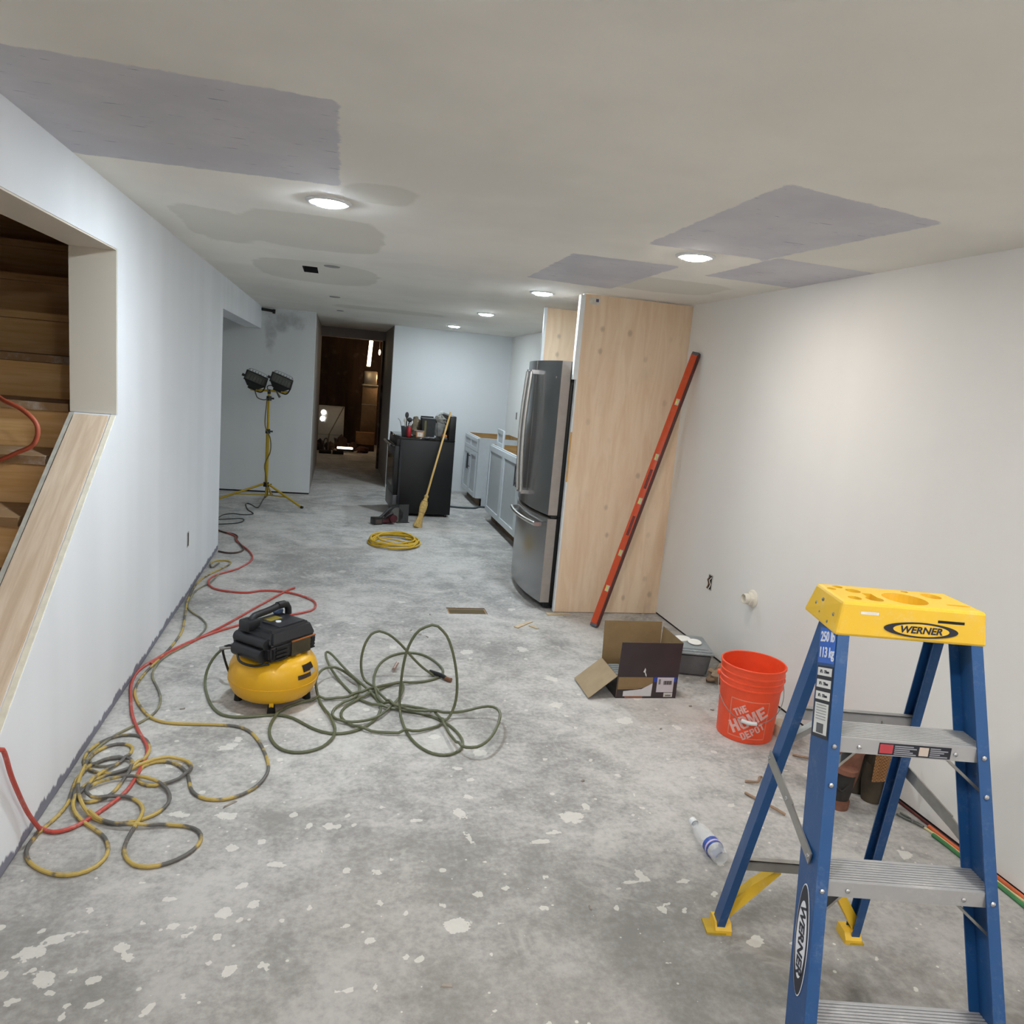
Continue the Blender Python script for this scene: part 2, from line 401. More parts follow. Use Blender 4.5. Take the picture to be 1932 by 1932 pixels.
# ---------------------------------------------------------------- floor and ceiling grids
def grid(xs, ys, z, skip):
    bm = bmesh.new(); vs = {}
    def vert(i, j):
        if (i, j) not in vs: vs[i, j] = bm.verts.new((xs[i], ys[j], z))
        return vs[i, j]
    for i in range(len(xs) - 1):
        for j in range(len(ys) - 1):
            if skip((xs[i] + xs[i + 1]) / 2, (ys[j] + ys[j + 1]) / 2): continue
            bm.faces.new((vert(i, j), vert(i + 1, j), vert(i + 1, j + 1), vert(i, j + 1)))
    return bm
def lines(spec, exact=()):
    out = []
    for a, b, n in spec:
        out += [a + (b - a) * k / n for k in range(n)]
    out.append(spec[-1][1])
    out = [v for v in out if all(abs(v - e) > 0.006 for e in exact)] + list(exact)
    return sorted(out)
SPLATS = [[-0.72,2.002,0.041,0.033],[-0.672,2.046,0.02,0.022],[-0.498,1.993,0.024,0.024],[-0.474,1.955,0.021,0.019],[-0.624,2.153,0.014,0.017],[-0.249,2.103,0.027,0.029],[-0.171,2.127,0.022,0.026],[-0.256,2.004,0.016,0.016],[-0.209,1.873,0.019,0.029],[-0.117,1.88,0.018,0.02],[-0.261,1.908,0.012,0.01],[-0.761,1.933,0.019,0.02],[-0.701,1.932,0.016,0.014],[-0.54,1.883,0.023,0.018],[-0.629,1.852,0.016,0.012],[-0.707,1.834,0.02,0.017],[-0.576,1.806,0.006,0.008],[-0.5,1.81,0.011,0.01],[-0.121,2.315,0.033,0.02],[-0.267,2.419,0.027,0.022],[-0.217,2.22,0.022,0.019],[-0.786,2.774,0.045,0.055],[-0.611,2.066,0.007,0.008],[-0.724,2.081,0.006,0.007],[-0.644,2.061,0.007,0.013],[-0.344,2.018,0.015,0.009],[-0.327,2.05,0.007,0.016],[-0.468,2.086,0.008,0.007],[-0.008,2.099,0.012,0.012],[0.076,2.43,0.01,0.013],[-0.08,2.598,0.018,0.02],[-0.474,2.634,0.039,0.023],[-0.178,2.442,0.019,0.018],[-0.31,2.608,0.039,0.03],[-0.202,2.068,0.011,0.008],[-0.382,2.061,0.018,0.016],[-0.597,1.923,0.013,0.013],[-0.509,2.262,0.009,0.009],[-0.411,2.298,0.008,0.009],[0.111,2.579,0.01,0.017],[-0.416,2.182,0.027,0.009],[-0.383,1.771,0.014,0.025],[-0.576,1.771,0.006,0.01],[-0.653,1.889,0.006,0.006],[0.098,2.006,0.014,0.013],[0.422,1.971,0.047,0.038],[0.604,2.122,0.017,0.014],[0.262,1.867,0.012,0.012],[0.935,1.992,0.011,0.016],[1.152,1.956,0.013,0.016],[0.5,1.848,0.008,0.008],[0.554,1.967,0.011,0.009],[1.255,2.627,0.012,0.016],[1.247,2.535,0.013,0.015],[1.077,2.135,0.02,0.051],[1.03,2.11,0.042,0.011],[0.077,2.512,0.017,0.015],[0.077,2.431,0.011,0.014],[0.569,2.668,0.024,0.021],[0.529,2.404,0.009,0.049],[0.786,2.357,0.044,0.015],[0.846,2.407,0.038,0.015],[0.944,2.497,0.056,0.042],[1.024,2.567,0.02,0.03],[0.392,2.064,0.013,0.017],[0.566,2.887,0.026,0.017],[1.159,2.916,0.011,0.017],[0.524,2.559,0.031,0.041],[1.214,2.094,0.029,0.013],[0.976,2.083,0.007,0.008],[0.169,1.772,0.009,0.012],[0.105,1.766,0.006,0.014],[0.074,1.77,0.008,0.012],[0.275,2.042,0.011,0.008],[0.353,2.527,0.044,0.01],[0.103,2.26,0.016,0.019],[-1.248,4.757,0.04,0.051],[-1.137,4.664,0.023,0.04],[-0.235,3.82,0.026,0.035],[0.826,4.245,0.045,0.045],[0.409,3.776,0.033,0.035],[-0.373,3.122,0.042,0.038],[-0.34,3.191,0.022,0.03],[-0.557,3.0,0.04,0.04],[1.24,3.836,0.043,0.047],[1.182,4.293,0.041,0.048],[1.472,3.296,0.056,0.044],[1.171,3.491,0.045,0.04],[0.682,3.016,0.038,0.034],[0.503,3.174,0.029,0.026]]
def build_floor():
    hole = (0.825, 1.1, 4.98, 5.12)
    xs = lines([(-2.8, -0.95, 12), (-0.95, 2.42, 225), (2.42, 3.4, 6)], hole[:2])
    ys = lines([(-2.8, 0.9, 16), (0.9, 3.6, 190), (3.6, 6.0, 80), (6.0, 17.2, 60)], hole[2:])
    bm = grid(xs, ys, 0.0, lambda x, y: hole[0] < x < hole[1] and hole[2] < y < hole[3])
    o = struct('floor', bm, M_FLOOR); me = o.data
    import bisect
    val = [-1.0] * len(me.vertices); co = [v.co for v in me.vertices]
    r_ = random.Random(3); sp = list(SPLATS)
    for k in range(150):
        s = r_.uniform(0.006, 0.018) * (1 if r_.random() < 0.85 else 1.7)
        sp.append([r_.uniform(-0.85, 2.3), 0.95 + 4.6 * r_.random() ** 1.4, s * r_.uniform(.8, 1.5), s * r_.uniform(.8, 1.6)])
    cell = {}
    for i, c in enumerate(co): cell.setdefault((int(c.x * 10 + 100), int(c.y * 10 + 100)), []).append(i)
    for x, y, a, b in sp:
        ca, sa = math.cos(x * 37), math.sin(x * 37) * 0.4
        R = max(a, b) * 1.8
        for gx in range(int((x - R) * 10 + 100), int((x + R) * 10 + 100) + 1):
            for gy in range(int((y - R) * 10 + 100), int((y + R) * 10 + 100) + 1):
                for i in cell.get((gx, gy), ()):
                    dx, dy = co[i].x - x, co[i].y - y
                    f = 1 - math.hypot((dx + sa * dy) / max(a, .012), dy / max(b, .012))
                    if f > val[i]: val[i] = f
    at = me.attributes.new('splat', 'FLOAT', 'POINT')
    at.data.foreach_set('value', val)
    return o
build_floor()
pit = thing('floor_insert', 'dark brown wooden insert sunk flush into the concrete floor', 'floor insert', (0.9625, 5.05, -0.03))
bm = bmesh.new(); box(bm, -0.128, 0.128, -0.06, 0.06, 0, 0.024); obj('board', bm, wood('pit_board', '#4c3f24', '#6a5833', (2, 9, 9), 0.8), pit)
bm = bmesh.new()
for s in (-1, 1):
    box(bm, -0.1375, 0.1375, s * 0.062 - 0.006, s * 0.062 + 0.006, 0, 0.026); box(bm, s * 0.132 - 0.005, s * 0.132 + 0.005, -0.056, 0.056, 0, 0.026)
obj('rim', bm, M_TREAD, pit)

def poly_in(pts, x, y):
    d = 9
    for (ax, ay), (bx, by) in zip(pts, pts[1:] + pts[:1]):
        L = math.hypot(bx - ax, by - ay)
        d = min(d, ((bx - ax) * (y - ay) - (by - ay) * (x - ax)) / L)
    return d
BARE = [[(-1.2, 2.06), (-0.027, 2.06), (-0.025, 2.97), (-1.2, 3.06)],
        [(1.26, 2.13), (1.935, 2.26), (1.85, 3.23), (1.277, 3.23)],
        [(1.083, 3.68), (1.645, 3.66), (1.66, 4.74), (1.1, 4.68)],
        [(1.87, 3.15), (2.6, 3.2), (2.6, 3.87), (1.857, 3.83)]]
MUD = [(-0.14, 4.1, 0.33, 0.52, 4), (0.12, 3.02, 0.13, 0.17, 3), (-0.17, 5.75, 0.42, 0.62, 3), (-0.62, 4.2, 0.16, 0.5, 3), (1.72, 4.35, 0.5, 0.28, 4), (1.9, 5.4, 0.3, 0.2, 3), (0.5, 8.4, 0.6, 0.25, 3)]
HOLE = (-0.26, -0.162, 5.40, 5.74)
def build_ceiling():
    xs = lines([(-2.8, -1.0, 6), (-1.0, 2.5, 88), (2.5, 3.4, 4)], HOLE[:2])
    ys = lines([(-2.8, 1.6, 30), (1.6, 7.0, 136), (7.0, 12.9, 40), (12.9, 17.2, 4)], HOLE[2:])
    sk = lambda x, y: (x < -1.0 and y < 6.5) or (HOLE[0] < x < HOLE[1] and HOLE[2] < y < HOLE[3])
    o = struct('ceiling', grid(xs, ys, ZC, sk), M_CEIL); me = o.data
    bare = []; mud = []
    for v in me.vertices:
        x, y = v.co.x, v.co.y
        bare.append(max(poly_in(p, x, y) for p in BARE))
        m = -9
        for cx, cy, a, b, e in MUD:
            m = max(m, (1 - (abs((x - cx) / a) ** e + abs((y - cy) / b) ** e) ** (1 / e)) * min(a, b))
        mud.append(m)
    me.attributes.new('bare', 'FLOAT', 'POINT').data.foreach_set('value', bare)
    me.attributes.new('mud', 'FLOAT', 'POINT').data.foreach_set('value', mud)
build_ceiling()
# duct boot above the rectangular hole
bm = bmesh.new(); x0, x1, y0, y1 = HOLE
for a in ((x0 - .004, x0, y0, y1), (x1, x1 + .004, y0, y1), (x0, x1, y0 - .004, y0), (x0, x1, y1, y1 + .004)):
    box(bm, a[0], a[1], a[2], a[3], ZC + .001, ZC + .18)
box(bm, x0, x1, y0, y1, ZC + .176, ZC + .18)
vent = tag(obj('vent_opening', bm, plain('duct_dark', '#3a3b3d', 0.6, 0.6)), 'open rectangular duct hole cut in the ceiling', 'vent')
for nm, (x, y, a, b), lb in (('cover_plate', (-0.066, 5.25, .052, .045), 'small grey cover plate on the ceiling beside the square duct hole'),
                       ('cover_plate', (-0.055, 7.43, .05, .05), 'small grey ceiling cover plate farther back in line with the duct hole'),
                       ('cover_plate', (0.0, 9.1, .04, .04), 'faint ceiling cover plate nearest the passage to the dark room')):
    bm = bmesh.new(); lathe(bm, [(0, 0), (1, 0), (1, -.1), (.9, -.3), (0, -.3)], 24, Matrix.Translation((x, y, ZC)) @ Matrix.Diagonal((a, b, .02, 1)))
    tag(obj(nm, bm, plain('cover_grey', '#8d8d8c', 0.6)), lb, 'cover plate', 'ceiling cover plates')

# ---------------------------------------------------------------- walls
XI = XL - 0.182
def yz(x): return lambda u, v: V(x, u, v)
bm = bmesh.new()
sl = lambda y: 1.319 + 0.708 * (y - 3.565)
poly = [(1.72, 0.012), (6.62, 0.012), (6.62, ZC), (0.6, ZC), (0.6, 2.007), (3.582, 2.007), (3.582, 1.319), (3.565, 1.319), (1.72, sl(1.72))]
prism(bm, poly, yz(XL), (XI - XL, 0, 0))
box(bm, XI, XL, -2.8, 0.6, 0.012, ZC)
box(bm, XI, XL, 6.62, 9.77, 1.99, ZC)
struct('wall_left', bm, M_WL, label='white painted stair wall with a sloped opening')
struct('trim_1', B(XI + .02, XL - .012, 0.6, 6.6, 0.0, 0.012), M_DARKGAP)
# sloped lumber on the knee wall, with a raw drywall edge each side
def slope_board(name, xa, xb, t, mat, y0, y1, lift=0.0):
    bm = bmesh.new(); n = V(0, -math.sin(math.atan(.708)), math.cos(math.atan(.708)))
    a = [V(xa, y0, sl(y0)), V(xb, y0, sl(y0)), V(xb, y1, sl(y1)), V(xa, y1, sl(y1))]
    loft(bm, [p + n * lift for p in a], [p + n * (lift + t) for p in a]); return struct(name, bm, mat)
slope_board('trim_2', XI + .024, XL - .028, .012, M_STUD, 1.75, 3.548)
slope_board('trim_3', XL - .020, XL - .002, .006, plain('drywall_edge', '#e4ddcb', 0.9, vary=0.08, vscale=25), 1.75, 3.56)
slope_board('trim_4', XI + .002, XI + .018, .006, plain('drywall_edge_grey', '#b9b5aa', 0.9, vary=0.12, vscale=25), 1.75, 3.56)

JM = paint_wall('drywall_return', '#ddd5c8', None, 0, 0.02)
struct('trim_9', B(XI - .002, XL - .003, 3.576, 3.583, 1.322, 2.006), JM)
struct('trim_10', B(XI - .002, XL - .003, 0.6, 3.577, 2.001, 2.008), JM)
bm = bmesh.new(); box(bm, XR, XR + .12, -2.8, 10.75, 0.016, ZC); struct('wall_right', bm, M_WR)
struct('trim_5', B(XR + .008, XR + .12, -2.8, 10.75, 0, 0.016), M_DARKGAP)
struct('wall_kitchen', B(0.735, XR + .3, 10.75, 10.87, 0.0, ZC), M_WK)
bm = bmesh.new(); box(bm, -2.8, -0.28, 9.77, 9.89, 0.02, ZC)
struct('wall_alcove', bm, paint_wall('wall_paint_alcove', '#dfe2e4', None, 0, 0.03, [(-.68, 2.08, .2, .14), (-.52, 2.10, .15, .12), (-.80, 1.9, .08, .22)]))
M_PASSAGE_SHADE = paint_wall('passage_wall_shade', '#938b86', None, 0, 0.03)  # passage shade put into the colour of walls and header
struct('wall_passage_left', B(-0.40, -0.28, 9.89, 13.3, 0.0, ZC), M_PASSAGE_SHADE)
struct('trim_6', B(-2.8, -.285, 9.785, 9.88, 0, .02), M_DARKGAP)
struct('wall_passage', B(0.735, 0.855, 10.87, 12.8, 0.0, ZC), M_PASSAGE_SHADE)
bm = bmesh.new(); box(bm, -0.28, 0.735, 12.8, 12.92, 2.1, ZC); struct('trim_7', bm, M_PASSAGE_SHADE)
bm = bmesh.new(); box(bm, 0.70, 0.735, 12.79, 12.93, 0, 2.1); struct('trim_8', bm, wood('jamb_wood', '#3b2a20', '#4a352a', (8, 8, 1), .8))
struct('wall_alcove_left', B(-2.8, -2.68, 6.5, 9.77, 0, ZC), M_WK)
struct('wall_alcove_front', B(-2.68, XI, 6.5, 6.62, 0, ZC), M_WK)
struct('wall_behind', B(-2.8, 3.4, -2.8, -2.68, 0, ZC), M_WR)
bm = bmesh.new(); box(bm, -2.8, 3.4, 17.0, 17.1, 0, ZC); box(bm, -2.8, -2.7, 12.0, 17.0, 0, ZC); box(bm, 3.3, 3.4, 12.0, 17.0, 0, ZC)
box(bm, 0.87, 3.3, 12.8, 12.9, 0, ZC); box(bm, -2.7, -0.40, 12.9, 13.0, 0, ZC)
struct('wall_dark_room', bm, M_BROWNROOM)
# stair shaft
bm = bmesh.new(); box(bm, -2.12, -2.04, 0.4, 6.5, 0, 3.4); box(bm, -2.04, XI, 6.3, 6.38, ZC, 3.4); box(bm, -2.04, XI, 0.4, 6.4, 3.36, 3.4); box(bm, -2.04, XI, 0.36, 0.44, 0, 3.4)
box(bm, XI, XI + .05, 0.4, 6.4, ZC + .01, 3.4)
struct('wall_stair_shaft', bm, M_BROWNROOM)
st = thing('staircase', 'rough wooden staircase seen through the sloped wall opening', 'staircase', (-1.57, 1.95, 0))
TY, TZ, RUN, RISE = 4.743, 2.129, 0.279, 0.195
for k in range(-3, 11):
    y, z = TY - k * RUN - 1.95, TZ - k * RISE
    bm = bmesh.new(); box(bm, -0.455, 0.455, y + .006 + (k * 7 % 3) * .002, y + .030, z - RISE, z - .036); obj('riser', bm, M_RISER, st)
    bm = bmesh.new(); box(bm, -0.455, 0.455, y - .012, y + RUN + .004, z - .034, z); obj('tread', bm, M_TREAD if k > 2 else M_RISER, st)

# outlets and stubs
def outlet(name, label, face, y, z, sx, w=.05, h=.095, wires=True):
    o = thing(name, label, 'outlet box', (face, y, z))
    bm = bmesh.new(); box(bm, -.0015, .0015, -w / 2, w / 2, -h / 2, h / 2); obj('opening', bm, M_DARKGAP, o)
    bm = bmesh.new()
    for a in (-1, 1):
        box(bm, -.003, .003, a * w / 2 - .0025, a * w / 2 + .0025, -h / 2, h / 2); box(bm, -.003, .003, -w / 2, w / 2, a * h / 2 - .0025, a * h / 2 + .0025)
    obj('box_rim', bm, plain('box_rim', '#b9b7b2', .5), o)
    if wires:
        for i, c in enumerate(('#e8e4da', '#222222', '#8a5a35')):
            bm = bmesh.new(); yy = (i - 1) * .012
            tube(bm, [(0, yy, .035), (sx * .012, yy + .008, .015), (sx * .008, yy - .008, -.01), (sx * .016, yy, -.04)], .003, 6)
            obj('wire', bm, plain('wire_%d' % i, c, .5), o, 60)
    return o
outlet('outlet_box', 'open electrical box with loose wires low on the right wall', XR - .001, 4.31, .452, -1)
outlet('outlet_box', 'narrow open outlet slot low in the left wall', XL + .001, 5.245, .40, 1, wires=False)
outlet('outlet_box', 'small outlet opening on the kitchen wall above the far cabinet', XR - .001, 10.1, 1.17, -1, wires=False)
pv = thing('pipe_stub', 'white plastic pipe stub with round flange on the right wall', 'pipe', (XR, 3.80, .497))
MX = Matrix.Rotation(-PI / 2, 4, 'Y')
bm = bmesh.new(); lathe(bm, [(0, .0), (.052, .0), (.052, .006), (.046, .012), (.03, .014), (0, .014)], 32, MX); obj('flange', bm, plain('pvc', '#e6e1d4', .35, vary=.03), pv, 40)
bm = bmesh.new(); lathe(bm, [(.0, .012), (.03, .012), (.03, .06), (.0255, .062), (.0255, .02), (0, .02)], 32, MX); obj('pipe', bm, MATS['pvc'], pv, 40)
bm = bmesh.new(); lathe(bm, [(.0, .012), (.037, .012), (.037, .032), (.03, .034), (0, .034)], 32, MX); obj('collar', bm, MATS['pvc'], pv, 40)
# hole and stain near the alcove corner
pp = thing('pipe_end', 'dark pipe end poking out high on the alcove wall', 'pipe', (-0.84, 9.77, 2.215))
bm = bmesh.new(); cyl(bm, (-.08, -.03, 0), (.06, -.03, -.01), .017, seg=14); obj('pipe', bm, M_BLACK, pp, 50)
bm = bmesh.new(); cyl(bm, (.055, -.03, -.014), (.085, -.03, -.016), .026, seg=14); obj('fitting', bm, M_BLACK, pp, 50)

# ---------------------------------------------------------------- ceiling lights
for x, y, c, s, lb in LIGHTS:
    t = thing('recessed_light', lb, 'ceiling light', (x, y, ZC), 0, 'round recessed ceiling lights')
    bm = bmesh.new(); lathe(bm, [(.067, 0), (.091, 0), (.091, -.004), (.081, -.010), (.069, -.008), (.067, 0)], 40); obj('trim_ring', bm, M_WHITE, t, 50)
    bm = bmesh.new(); lathe(bm, [(0, -.021), (.048, -.017), (.068, -.006), (.068, -.002), (0, -.002)], 20); obj('diffuser', bm, emit('led_%.2f_%d' % (c[2], s), c, s), t)
# ---------------------------------------------------------------- stepladder
def build_ladder():
    L = thing('stepladder', 'blue fibreglass stepladder with yellow top cap and aluminium steps', 'ladder', (1.344, 1.451, 0), math.radians(-12.5))
    BLUE = dusty('ladder_blue', '#1d4d82', '#a9b4c4', 0.25, 0.38, scale=14)
    YEL = dusty('ladder_yellow', '#e9bd35', '#efe9d6', 0.3, 0.4, scale=16)
    ALU = dusty('ladder_aluminium', '#b4b4b5', '#d8d3cd', 0.75, 0.42, 0.35, scale=12)
    ALU2 = plain('brace_aluminium', '#a3a19c', 0.4, 0.75, 0.1)
    zt = 1.09
    hw = lambda z: .1735 + .0656 * (zt - z)
    yf = lambda z: -.308 * (zt - z)
    hr = lambda z: .222 - .072 * z / 1.1
    yr = lambda z: .387 - .262 * z / 1.1
    def channel(s, z0, z1, hwf, yff, d, f, t, ydir=1):
        prof = [(0, 0), (f, 0), (f, t), (t, t), (t, d - t), (f, d - t), (f, d), (0, d)]
        bm = bmesh.new()
        loft(bm, *[[V(s * (hwf(z) - u), yff(z) + ydir * v, z) for u, v in prof] for z in (z0, z1)])
        return bm
    for s in (-1, 1):
        r = obj('front_rail', channel(s, 0.012, 1.13, hw, yf, .098, .028, .004), BLUE, L)
        bm = bmesh.new(); z = 0.0; box(bm, s * hw(0) - .02, s * hw(0) + .02, yf(0) - .004, yf(0) + .078, 0, .016); obj('foot', bm, M_BLACK, r)
        for z in (.84, .757, .535, .22):
            bm = bmesh.new(); ellipsoid(bm, (s * (hw(z) - .014), yf(z) - .001, z), .0065, .004, .0065, 10, 6); obj('rivet', bm, M_CHROME, r, 60)
        q = obj('rear_rail', channel(s, 0.02, 1.12, hr, lambda z: yr(z) - .023, .046, .024, .004), BLUE, L)
        bm = bmesh.new()   # yellow shoe
        prism(bm, [(-.035, 0), (.03, 0), (.03, .03), (.016, .032), (-.02, .032), (-.035, .014)], lambda u, v: V(s * (hr(0) + .004), yr(0) + u, v), (-s * .05, 0, 0))
        obj('shoe', bm, YEL, q)
        bm = bmesh.new(); box(bm, s * hr(0) - .03, s * hr(0) + .012 if s > 0 else s * hr(0) + .03, yr(0) - .036, yr(0) + .028, 0.0, .007); obj('shoe_pad', bm, plain('shoe_pad', '#b99a2c', .7), q)
        # yellow corner brace down to the shoe
        bm = bmesh.new(); xa, xb = s * (hr(.06) - .012), s * (hr(.27) - .135)
        a = [V(xa, yr(.06) - .010, .03), V(xa, yr(.06) - .010, .085), V((xa + xb) / 2, yr(.16) - .008, .185), V(xb, yr(.26) - .006, .262), V(xb, yr(.26) - .006, .240), V((xa * 3 + xb * 2) / 5, yr(.12) - .008, .110)]
        loft(bm, a, [p + V(0, .030, 0) for p in a]); obj('corner_brace', bm, YEL, q)
        # folding spreader
        pa = V(s * (hr(.62) + .004), yr(.62), .645); pb = V(s * (hw(.6) + .004), yf(.6) + .035, .585); pm = pa.lerp(pb, .48) + V(0, 0, .006)
        sp = bpy.data.objects.new('spreader', None); COL.objects.link(sp); sp.parent = L
        for nm, p0, p1, w in (('spreader_link', pa, pm + (pb - pa).normalized() * .03, .017), ('spreader_arm', pm - (pb - pa).normalized() * .005, pb, .015)):
            d = (p1 - p0).normalized(); up = V(1, 0, 0).cross(d).normalized(); bm = bmesh.new()
            a = [p0 - up * w - d * .01, p0 + up * w - d * .01, p0 + up * w + V(s * .004, 0, 0) - d * .01, p0 - up * w + V(s * .004, 0, 0) - d * .01]
            loft(bm, a, [p + (p1 - p0) + d * .02 for p in a])
            obj(nm, bm, ALU2, sp)
        for p in (pa, pm, pb):
            bm = bmesh.new(); ellipsoid(bm, p + V(s * .005, 0, 0), .004, .006, .006, 10, 6); obj('spreader_rivet', bm, M_CHROME, sp, 60)
    for i, z in enumerate((.86, .555, .25)):
        w = hw(z) - .005; y0 = yf(z) + .002
        bm = bmesh.new(); box(bm, -w, w, y0 + .002, y0 + .094, z - .010, z - .003)
        box(bm, -w, w, y0, y0 + .0035, z - .036, z); box(bm, -w, w, y0 + .0925, y0 + .096, z - .036, z)
        for k in range(10):
            yy = y0 + .004 + k * .0092; box(bm, -w, w, yy, yy + .0062, z - .004, z)
        sp = obj('step', bm, ALU, L)
        for s in (-1, 1):
            if i < 2:
                pa, pb = V(s * (w - .085), y0 + .035, z - .034), V(s * (hw(z - .09) - .008), yf(z - .09) + .04, z - .105)
                d = (pb - pa).normalized(); n = V(0, 1, 0).cross(d).normalized() * .003; bm = bmesh.new()
                a = [pa + V(0, -.012, 0) - n, pa + V(0, .012, 0) - n, pa + V(0, .012, 0) + n, pa + V(0, -.012, 0) + n]
                loft(bm, a, [p + pb - pa for p in a]); obj('step_brace', bm, ALU2, sp)
            bm = bmesh.new(); ellipsoid(bm, (s * (w - .07), y0 - .001, z - .020), .006, .003, .006, 10, 6); obj('step_rivet', bm, M_CHROME, sp, 60)
        if i == 0:
            box_ = lambda x0, x1, z0, z1, h, nm='warning_label', pr=None: obj(nm, B(x0, x1, y0 - .0008 - (0 if pr is None else .0006), y0 + .0005, z + z0, z + z1), plain('lab' + h, h, .45, vary=.05), pr or sp)
            wl = box_(-.068, .102, -.0335, -.005, '#23252f')
            box_(-.066, -.035, -.030, -.008, '#b8414a', 'label_panel', wl); box_(.027, .049, -.030, -.009, '#c9b9ad', 'label_panel', wl)
            for j in range(5):
                box_(-.031, .021 - (j * 7 % 3) * .008, -.031 + j * .0048, -.0285 + j * .0048, '#9a9ba3', 'label_line', wl)
                box_(.053, .095 - (j * 5 % 3) * .009, -.031 + j * .0048, -.0285 + j * .0048, '#9a9ba3', 'label_line', wl)
    for z in (.80, .262):
        bm = bmesh.new(); w = hr(z) - .003
        box(bm, -w, w, yr(z) - .010, yr(z) - .006, z - .014, z + .016); box(bm, -w, w, yr(z) - .010, yr(z) + .012, z + .012, z + .016)
        rb = obj('rear_brace_bar', bm, ALU if z > .5 else ALU2, L)
        if z > .5:
            for s in (-1, 1):
                pa, pb = V(s * (w - .095), yr(z) - .004, z - .008), V(s * (hr(z - .085) - .006), yr(z - .085), z - .095)
                bm = bmesh.new(); n = V(0, .012, 0); up = V(0, 0, .009)
                a = [pa - n - up, pa + n - up, pa + n + up, pa - n + up]
                loft(bm, a, [p + pb - pa for p in a]); obj('rear_gusset', bm, ALU2, rb)
    # top cap with tool holes
    bm = bmesh.new(); z0, z1 = 1.083, 1.166
    A = [V(-.182, -.004, z0), V(.182, -.004, z0), V(.186, .182, z0 + .008), V(-.186, .182, z0 + .008)]
    C = [V(-.172, .004, z1), V(.172, .004, z1), V(.166, .170, z1), V(-.166, .170, z1)]
    loft(bm, A, C); bmesh.ops.bevel(bm, geom=bm.edges[:], offset=.007, segments=2, affect='EDGES', profile=.5)
    cap = obj('top_cap', bm, YEL, L, 35)
    cuts = []
    def hole(x, y, r, d=.05, ry=None):
        b = bmesh.new(); lathe(b, [(0, 0), (1, 0), (1, 1), (0, 1)], 28, Matrix.Translation((x, y, z1 - d)) @ Matrix.Diagonal((r, ry or r, d + .02, 1))); cuts.append(b)
    hole(.012, .075, .052); hole(-.125, .045, .016); hole(-.075, .05, .021, .05); hole(-.098, .115, .018, .04); hole(.105, .125, .024, .02); hole(-.15, .12, .011); hole(-.125, .145, .013); hole(.13, .05, .03, .012, .008); hole(.05, .15, .009)
    cuts.append(B(-.085, -.06, .05, .10, z1 - .04, z1 + .02))
    cuts.append(B(-.128, -.082, -.02, .012, 1.138, 1.146)); cuts.append(B(.058, .122, -.02, .008, 1.132, 1.139))
    boolean(cap, cuts)
    for p in cap.data.polygons: p.use_smooth = False
    for x0, x1, za, zb in ((-.127, -.083, 1.1385, 1.1455),):
        obj('slot', B(x0, x1, .0015, .0022, za, zb), plain('slot_white', '#e8e4dc', .6), cap)
    obj('slot', B(.0585, .1215, .001, .0018, 1.1325, 1.1385), M_BLACK, cap)
    for s in (-1, 1):
        for yy, zz in ((.03, 1.125), (.05, 1.10), (.10, 1.142), (.13, 1.125), (.10, 1.11)):
            bm = bmesh.new(); ellipsoid(bm, (s * (.181 - (zz - 1.083) * .09), yy, zz), .003, .005, .005, 10, 6); obj('cap_rivet', bm, M_STEEL, cap, 60)
    tilt = math.atan2(.008, .083)
    def facem(x, z, off=0.0): # on the front face of the cap
        return Matrix.Translation((x, -.004 + (z - z0) / (z1 - z0) * .008 - .0008 - off, z)) @ Matrix.Rotation(PI / 2 - tilt, 4, 'X')
    def oval(a, b, p, M, mat, nm, par, n=40):
        bm = bmesh.new(); pts = []
        for i in range(n):
            t = 2 * PI * i / n; ct, stt = math.cos(t), math.sin(t)
            pts.append((a * math.copysign(abs(ct) ** p, ct), b * math.copysign(abs(stt) ** 1.0, stt)))
        prism(bm, pts, lambda u, v: M @ V(u, v, 0), M.to_3x3() @ V(0, 0, .0008)); return obj(nm, bm, mat, par)
    NAVY = plain('logo_black', '#1d2130', .4, vary=0)
    ov = oval(.089, .0185, 1.12, facem(.02, 1.112), NAVY, 'logo_oval', cap)
    oval(.067, .0145, 1.05, facem(.02, 1.112, .0008), YEL, 'logo_field', ov)
    text_part('WERNER', .0225, NAVY, ov, facem(.019, 1.1115, .0018), 'logo_lettering', .0007, .18, 1.12)
    # decals on the outer face of the left rail
    zs = lambda z: Matrix(((0, 0, -1, 0), (-1, 0, 0, 0), (0, 1, 0, 0), (0, 0, 0, 1)))
    def webm(z, v):  # v along the web depth from the front edge; text x runs back to front
        ax = V(0, -1, 0); up = (V(-hw(z + .1), yf(z + .1), z + .1) - V(-hw(z), yf(z), z)).normalized()
        nrm = ax.cross(up).normalized(); ax = up.cross(nrm).normalized()
        m = Matrix((ax, up, nrm)).transposed().to_4x4(); m.translation = V(-hw(z) - .0008, yf(z) + v, z); return m
    def plate(z, h, v, w, col, nm, par, off=0.0):
        M = webm(z, v); bm = bmesh.new(); box(bm, -w / 2, w / 2, -h / 2, h / 2, off, off + .0006, M)
        return obj(nm, bm, plain('decal' + col, col, .4, vary=.04), par), M
    rail = [o for o in L.children if o.name.startswith('front_rail')][0]
    d1, _ = plate(1.045, .085, .048, .082, '#2f66c4', 'capacity_label', rail)
    WT = plain('print_white', '#e6e8ee', .5, vary=0)
    text_part('250 lb', .034, WT, d1, webm(1.064, .048) @ Matrix.Translation((0, 0, .001)), bold=.0008, xs=.85)
    text_part('113 kg', .034, WT, d1, webm(1.028, .048) @ Matrix.Translation((0, 0, .001)), bold=.0008, xs=.85)
    d2, _ = plate(.918, .168, .048, .082, '#22242e', 'data_label', rail)
